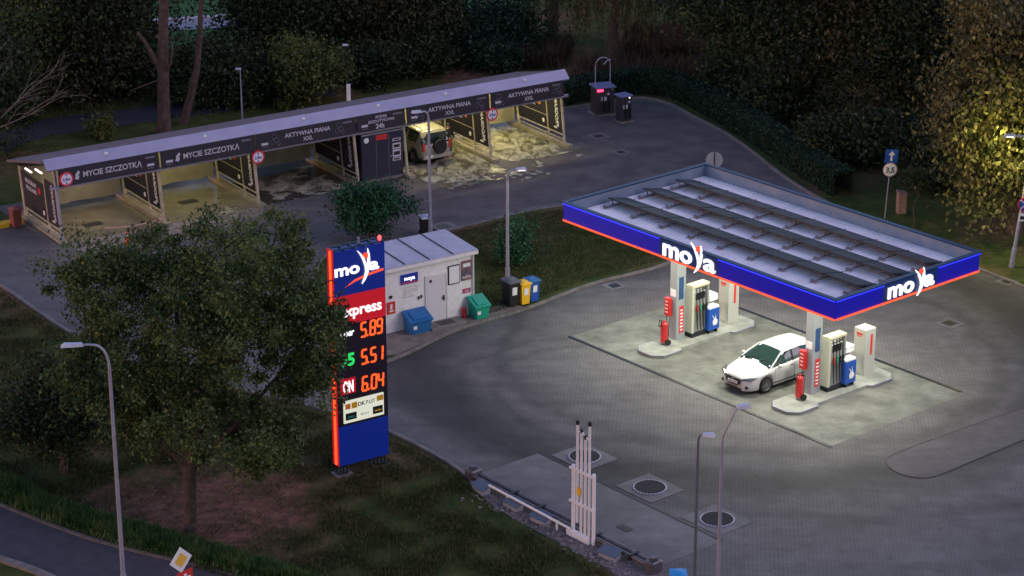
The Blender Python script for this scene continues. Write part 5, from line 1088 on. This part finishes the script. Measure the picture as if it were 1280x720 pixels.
b = MB(); b.box((0, 0, 2.6), (.62, .02, .62), ry=R(45)); d_ = b.build('diamond_plate', m_whiteb, t); b = MB(); b.box((0, -.014, 2.6), (.36, .008, .36), ry=R(45)); b.build('yellow_diamond', mat('sign_yellow', (.75, .42, .06), .5), d_)
b = MB(); b.box((.12, -.01, 1.95), (.6, .02, .5)); d_ = b.build('red_plate', m_redsign, t); b = MB(); b.box((.12, -.024, 1.95), (.1, .01, .3)); b.box((.12, -.03, 1.95), (.4, .01, .08)); b.build('pale_marks', m_whiteb, d_)
# wooden box, stake
t = thing('litter_post', 'tall narrow weathered wooden box on the grass near road signs', 'box', at(1126, 266), R(12)); b = MB(); b.bbox((0, 0, .5), (.4, .36, 1.0), .02); b.build('body', m_wood, t); b = MB(); b.box((0, 0, 1.03), (.46, .42, .05), ry=.2); b.build('lid', m_wood, t)
t = thing('marker_stake', 'short white stake standing in the lawn at far left', 'stake', at(35, 556)); b = MB(); b.cyl((0, 0, 0), (0, 0, .5), .04, .035, n=8); b.build('stake', m_whiteb, t)
# wheelie bins
def wheelie(label, loc, rz, m, lidm, sc=1, group=None, mark=True):
    t = thing('wheelie_bin', label, 'bin', loc, rz, group); t.scale = (sc, sc, sc)
    b = MB(); b.box((0, 0, .5), (.46, .56, .9), top=None); b.v = [(x*(1 if z > .5 else .82), y*(1 if z > .5 else .85), z) for x, y, z in b.v]; b.build('body', m, t)
    b = MB(); b.bbox((0, -.02, .98), (.56, .66, .07), .03); b.sphere((0, -.02, 1.0), (.25, .3, .08), 12, 6); b.build('lid', lidm, t)
    b = MB(); b.cyl((-.24, .34, .95), (.24, .34, .95), .02, n=6); b.build('handle', m_black, t)
    for s_ in (-1, 1): b = MB(); b.cyl((s_*.19, .24, .1), (s_*.25, .24, .1), .1, n=14); b.build('wheel', m_tyre, t)
    if mark: b = MB(); b.box((0, -.272, .62), (.2, .02, .3), rx=.06); b.build('sticker', m_whiteb, t)
    return t
z_ = Vector((0, 0, .06))
wheelie('black wheelie bin, leftmost of the three by the kerb', at(638.5, 383)+z_, R(33), m_black, mat('grey_lid', (.09, .09, .11), .5), 1.15, 'recycling bins')
wheelie('yellow wheelie bin between the black and blue bins', at(653.5, 381)+z_, R(33), m_yellow, m_yellow, .98, 'recycling bins')
wheelie('blue wheelie bin, rightmost of the three by the kerb', at(664.5, 377.5)+z_, R(33), m_blue, m_bluebox, 1.0, 'recycling bins')
wheelie('black wheelie bin with pale lid beside the thin lamp post', at(531.5, 295)+z_, R(20), m_black, m_lamph, .9, None, False)
wheelie('reddish brown bin at the left end of the wash', at(20.5, 284), R(33), mat('brown_bin', (.2, .05, .04), .6), mat('brown_lid', (.24, .07, .06), .6), .95, None, False)
p = at(848, 716, 1.0); wheelie('bright blue topped bin at the bottom edge of the picture', (p.x, p.y, 0), R(0), m_bluebox, mat('bright_blue_lid', (.01, .25, .6), .5), 1.0, None, False)
o = MB(); o.box((0, 0, .1), (2.2, .5, .2)); tag(o.build('painted_kerb', m_yellow, loc=at(0, 284), rz=TW), 'yellow painted kerb block beside the reddish brown bin', 'kerb')
# traffic cone and tape
t = thing('traffic_cone', 'red and white traffic cone before the wash bays', 'traffic cone', at(160, 304)); b = MB(); b.box((0, 0, .02), (.3, .3, .04)); b.cyl((0, 0, .04), (0, 0, .56), .12, .03, n=14); b.build('body', m_red, t); b = MB(); b.cyl((0, 0, .34), (0, 0, .46), .068, .05, n=14); b.build('white_band', m_whiteb, t)
a_ = at(207, 272, .55); c_ = at(128, 285, .2); b = MB(); b.tube([a_.lerp(c_, k/8)-Vector((0, 0, .35*math.sin(k/8*math.pi)*.4)) for k in range(9)], .02, 5); tag(b.build('barrier_tape', mat('tape', (.6, .35, .3), .5)), 'thin red and white tape hung across the leftmost bay', 'tape')
# small grates in the paving
for px, py, lab, s_ in ((768, 357, 'square grate in the paving below the verge kerb', .45), (1187, 404, 'square grate in the paving right of the canopy', .5), (748, 170, 'square grate in the yard near the vacuum machines', .5), (776, 190, 'dark cover in the yard in front of the rightmost bay', .4), (1259, 352, 'grate by the kerb at the far right', .4), (555, 283, 'pale square cover beside the grass behind the hut', .6)):
    b = MB(); b.box((0, 0, 0), (s_*1.9, s_*1.9, .008)); b.box((0, 0, .005), (s_, s_, .008), mi=1)
    for k in range(5): b.box((0, -s_*.4+k*s_*.2, .011), (s_*.9, s_*.06, .006), mi=2)
    tag(b.build('drain_grate', [m_pad if 'pale' not in lab else m_kerb, m_chan if 'pale' not in lab else m_pad, m_dark], loc=at(px, py, .02 if 'pale' not in lab else .07), rz=TH if px > 800 else TW), lab, 'drain grate')
b = MB(); b.box((0, 0, 0), (.55, .3, .008)); 
for k in range(4): b.box((-.2+k*.13, 0, .006), (.05, .26, .006), mi=1)
tag(b.build('drain_grate', [m_chan, m_dark], loc=at(781, 660, .022), rz=TH), 'small rectangular grate in the concrete pad', 'drain grate')
# tank covers
m_lid = mat('tank_lid', (.012, .01, .015), .9, 0, col2=(.022, .019, .026), scale=8)
for k, (u, lab) in enumerate(((-5.15, 'round dark tank cover behind the white vent pipes'), (-1.72, 'round dark tank cover, middle of the three in the row'), (1.62, 'round dark tank cover behind the lower lamp posts'))):
    t = thing('tank_cover', lab, 'manhole cover', CU(u, -7.3, .01), TH, 'underground tank covers')
    b = MB(); b.box((0, 0, .008), (1.82, 1.62, .012)); b.build('concrete_surround', m_pad, t)
    b = MB(); b.cyl((0, 0, .014), (0, 0, .05), .6, n=40); b.build('ring', m_galv, t); b = MB(); b.cyl((0, 0, .05), (0, 0, .075), .545, .53, n=40)
    b.build('lid', m_lid, t); b = MB()
    for i in range(28): a = i/28*6.283; b.cyl((.575*math.cos(a), .575*math.sin(a), .05), (.575*math.cos(a), .575*math.sin(a), .068), .018, n=6)
    b.build('bolts', m_whiteb, t)
# vent pipes (vertical frame)
t = thing('vent_pipes', 'white vertical vent pipes in a welded frame at the pad', 'vent pipes', CU(-.72, -11.78), TH)
b = MB()
for x in (0, 1.02): b.box((x, 0, 1.3), (.09, .09, 2.6))
for z in (1.3, 2.5): b.box((.52, -.07, z), (1.25, .07, .08))
b.build('frame', m_whiteb, t)
for k, (x, z0, z1) in enumerate(((.2, .55, 4.12), (.4, .1, 3.88), (.6, .1, 3.72), (.8, .1, 4.26))):
    b = MB(); b.cyl((x, -.01, z0), (x, -.01, z1), .045, n=10); pp = b.build('pipe', m_whiteb, t)
    b = MB(); b.cyl((x, -.01, z1), (x, -.01, z1+.14), .06 if k in (0, 3) else .05, n=10); b.build('pipe_cap', m_black, pp)
b = MB(); b.tube([(.2, -.01, 3.85), (.4, -.01, 3.92), (.8, -.01, 3.7)], .03, 6); b.build('cross_tie', m_whiteb, t)
b = MB(); b.box((.4, -.11, 1.78), (.18, .02, .26)); b.build('yellow_tag', m_yellow, t)
b = MB(); b.bbox((.35, -.05, .12), (1.15, .2, .22), .04); b.build('base_box', m_whiteb, t)
t = thing('guide_rail', 'low white pipe rail on short posts along the lawn edge', 'rail', CU(-4.95, -11.95), TH)
b = MB(); b.cyl((0, 0, .38), (4.3, 0, .3), .045, n=10); b.build('pipe', m_whiteb, t)
for x in (1.0, 3.6): b = MB(); b.cyl((x, 0, 0), (x, 0, .36), .04, n=8); b.build('post', m_whiteb, t)
# dark filling pipes
m_boxg = mat('box_grey', (.3, .29, .32), .6)
m_pipeg = mat('pipe_grey', (.09, .085, .1), .4, .5, col2=(.14, .13, .15), scale=5)
t = thing('filling_pipes', 'pair of long dark pipes with clamps along the concrete pad', 'pipes', CU(-6.2, -11.62), TH)
for dy, r_ in ((-.02, .075), (.22, .085)): b = MB(); b.cyl((0, dy, .2), (9.1, dy, .2), r_, n=12); b.build('pipe', m_pipeg, t)
b = MB()
for x in (2.1, 3.55, 6.4, 8.2): b = MB(); b.box((x, .08, .2), (.12, .42, .2)); b.build('clamp', m_dark, t)
for x in (-.12, 9.15): b = MB(); b.bbox((x, .08, .22), (.42, .5, .38), .05); b.cyl((x, .08, .38), (x, .08, .52), .14, n=12); b.build('end_fitting', m_pipeg, t)
for k, (u, lab) in enumerate(((-5.35, 'first'), (-3.6, 'second'), (-2.15, 'third'), (1.35, 'fourth'))):
    t = thing('filling_box', 'grey metal box with sloping lid, %s from the left along the pipes' % lab, 'metal box', CU(u, -11.98 if k < 3 else -12.0), TH+R(6*k-8), 'metal boxes along the pipes')
    b = MB(); b.add([(-.4, -.22, 0), (.4, -.22, 0), (.4, .22, 0), (-.4, .22, 0), (-.4, -.22, .2), (.4, -.22, .2), (.4, .22, .32), (-.4, .22, .32)], [(3, 2, 1, 0), (4, 5, 6, 7), (0, 1, 5, 4), (1, 2, 6, 5), (2, 3, 7, 6), (3, 0, 4, 7)]); t.scale = (.85, .8, .9); b.build('body', m_boxg, t)
    b = MB(); b.box((0, 0, .285), (.92, .54, .035), rx=math.atan2(.12, .44)); b.build('lid', mat('box_lid_blue_grey', (.1, .13, .18), .4, .3) if k == 0 else bpy.data.materials['box_lid_blue_grey'], t)
# stones along the gravel strip
b = MB()
for k in range(150):
    u = random.uniform(-5.5, 2.8); s_ = random.uniform(.03, .1); p = CU(u, -12.35+random.gauss(0, .22)); b.sphere((p.x, p.y, s_*.3), (s_, s_*random.uniform(.6, 1), s_*.6), 6, 4)
stuff(b.build('stones', mat('stones', (.14, .12, .12), .9, col2=(.25, .22, .21), scale=3)), 'loose stones and rubble along the lawn edge', 'stones')
# vacuum machines
def vac(label, p, w_, dpt, h, arch, rz):
    t = thing('vacuum_machine', label, 'vacuum machine', p, rz); b = MB(); b.bbox((0, 0, .05), (w_+.25, dpt+.2, .1), .03); b.build('plinth', m_kerb, t)
    b = MB(); b.bbox((0, 0, h/2+.05), (w_, dpt, h-.1), .03); b.build('cabinet', mat('vacuum_cabinet', (.05, .045, .055), .4, .2) if arch else bpy.data.materials['vacuum_cabinet'], t)
    b = MB(); b.bbox((0, 0, h+.03), (w_+.14, dpt+.14, .08), .03); b.build('top', mat('vacuum_top', (.12, .13, .28), .4) if arch else bpy.data.materials['vacuum_top'], t)
    b = MB(); b.box((-.1, -dpt/2-.01, h*.62), (.3, .012, .22)); b.box((.15, -dpt/2-.01, h*.78), (.12, .012, .12)); b.build('control_panel', m_let, t)
    b = MB(); b.cyl((w_/2-.15, -dpt/2-.03, h-.08), (w_/2-.15, -dpt/2, h-.08), .045, n=10); b.build('lamp', m_litw if not arch else m_galv, t)
    for k in range(2): b = MB(); x = -.15+.3*k; b.tube([(x, -dpt/2-.05, h*.75), (x, -dpt/2-.12, h*.4), (x+.05, -dpt/2-.1, .25), (x+.08, -dpt/2-.06, h*.55)], .035, 7); b.build('hose', m_black, t)
    if arch:
        for x in (-w_*.36, w_*.36):
            pass
        b = MB(); pts = [(-w_*.4, 0, h)]+[(-w_*.4*math.cos(k/8*math.pi), 0, h+1.15+w_*.4*math.sin(k/8*math.pi)) for k in range(9)]+[(w_*.4, 0, h)]; b.tube(pts, .03, 7); b.tube([(0, -.1, h+1.2), (w_*.15, -.15, h+1.4), (w_*.38, -.1, h+1.45)], .03, 6); b.build('hose_arch', m_galv, t)
        b = MB(); b.box((-w_*.3, -dpt/2-.02, h-.12), (.34, .03, .12)); b.build('red_display', mat('red_glow', (.6, .02, .05), .4, emit=(1, .02, .06), es=3), t)
    return t
vac('larger vacuum machine with hose arch and red display near the hedge', at(753, 142), 1.05, .95, 1.55, True, R(-52)+R(90)-R(20)); vac('slimmer dark vacuum machine standing right of the arched one', at(779, 152), .62, .62, 1.45, False, R(33))
# person in the foam bay
t = thing('person', 'person in dark jacket and teal trousers washing the off-road car', 'person', at(560.5, 196), R(40))
def skin(name, verts, edges, radii, m, par, root=0, sub=2):
    me = bpy.data.meshes.new(name); me.from_pydata(verts, edges, []); o = bpy.data.objects.new(name, me); C.objects.link(o); o.parent = par; me.materials.append(m)
    md = o.modifiers.new('skin', 'SKIN'); md.use_smooth_shade = True
    if not me.skin_vertices: me.attributes.new('skin', 'FLOAT', 'POINT') if False else None
    import bmesh
    bm = bmesh.new(); bm.from_mesh(me); lay = bm.verts.layers.skin.verify(); bm.verts.ensure_lookup_table()
    for i, v_ in enumerate(bm.verts): r_ = radii[i]; v_[lay].radius = (r_, r_) if not hasattr(r_, '__len__') else r_; v_[lay].use_root = (i == root)
    bm.to_mesh(me); bm.free(); s_ = o.modifiers.new('sub', 'SUBSURF'); s_.levels = sub; s_.render_levels = sub; return o
bv = [(0, 0, .95), (0, 0, 1.15), (0, -.02, 1.38), (0, -.03, 1.5), (0, -.05, 1.6), (0, -.06, 1.72), (-.19, -.02, 1.42), (-.27, -.12, 1.16), (-.22, -.38, 1.1), (-.21, -.46, 1.1), (.19, -.02, 1.42), (.28, .02, 1.15), (.27, -.2, .98), (.27, -.28, .96), (-.1, 0, .9), (-.12, -.03, .5), (-.13, .02, .09), (-.13, -.14, .04), (.1, 0, .9), (.14, -.02, .5), (.15, .04, .09), (.16, -.12, .04)]
be = [(0, 1), (1, 2), (2, 3), (3, 4), (4, 5), (2, 6), (6, 7), (7, 8), (8, 9), (2, 10), (10, 11), (11, 12), (12, 13), (0, 14), (14, 15), (15, 16), (16, 17), (0, 18), (18, 19), (19, 20), (20, 21)]
brd = [.13, .12, .14, .06, .09, .09, .07, .05, .04, .04, .07, .05, .04, .04, .09, .065, .05, .045, .09, .065, .05, .045]
skin('body', bv, be, brd, m_skin, t)
skin('jacket', [bv[i] for i in (0, 1, 2, 3, 6, 7, 8, 10, 11, 12)], [(0, 1), (1, 2), (2, 3), (2, 4), (4, 5), (5, 6), (2, 7), (7, 8), (8, 9)], [.16, .15, .165, .08, .09, .07, .055, .09, .07, .055], m_jack, t)
skin('trousers', [bv[i] for i in (0, 14, 15, 16, 18, 19, 20)], [(0, 1), (1, 2), (2, 3), (0, 4), (4, 5), (5, 6)], [.15, .11, .085, .07, .11, .085, .07], m_trous, t)
for i in (16, 20): b = MB(); x, y, z = bv[i]; b.sphere((x, y-.08, .06), (.065, .15, .07), 10, 6); b.cyl((x, y, .05), (x, y, .28), .075, n=10); b.build('boot', m_boot, t)
b = MB(); b.sphere((0, -.04, 1.72), (.105, .12, .1), 12, 8); b.build('hair', m_black, t)
for s_ in (-1, 1): b = MB(); b.sphere((s_*.035, -.155, 1.67), .012, 6, 4); b.build('eye', m_black, t)
b = MB(); b.sphere((0, -.165, 1.64), (.014, .02, .02), 6, 4); b.build('nose', m_skin, t)
t = thing('wash_lance', 'thin spray lance held toward the off-road car', 'spray lance', at(560.5, 196), R(40)); b = MB(); b.tube([(-.21, -.35, 1.12), (-.2, -.6, 1.1), (-.2, -1.15, 1.0)], .018, 6); b.build('tube', m_black, t); b = MB(); b.box((-.21, -.42, 1.06), (.04, .05, .14)); b.build('grip', m_black, t)
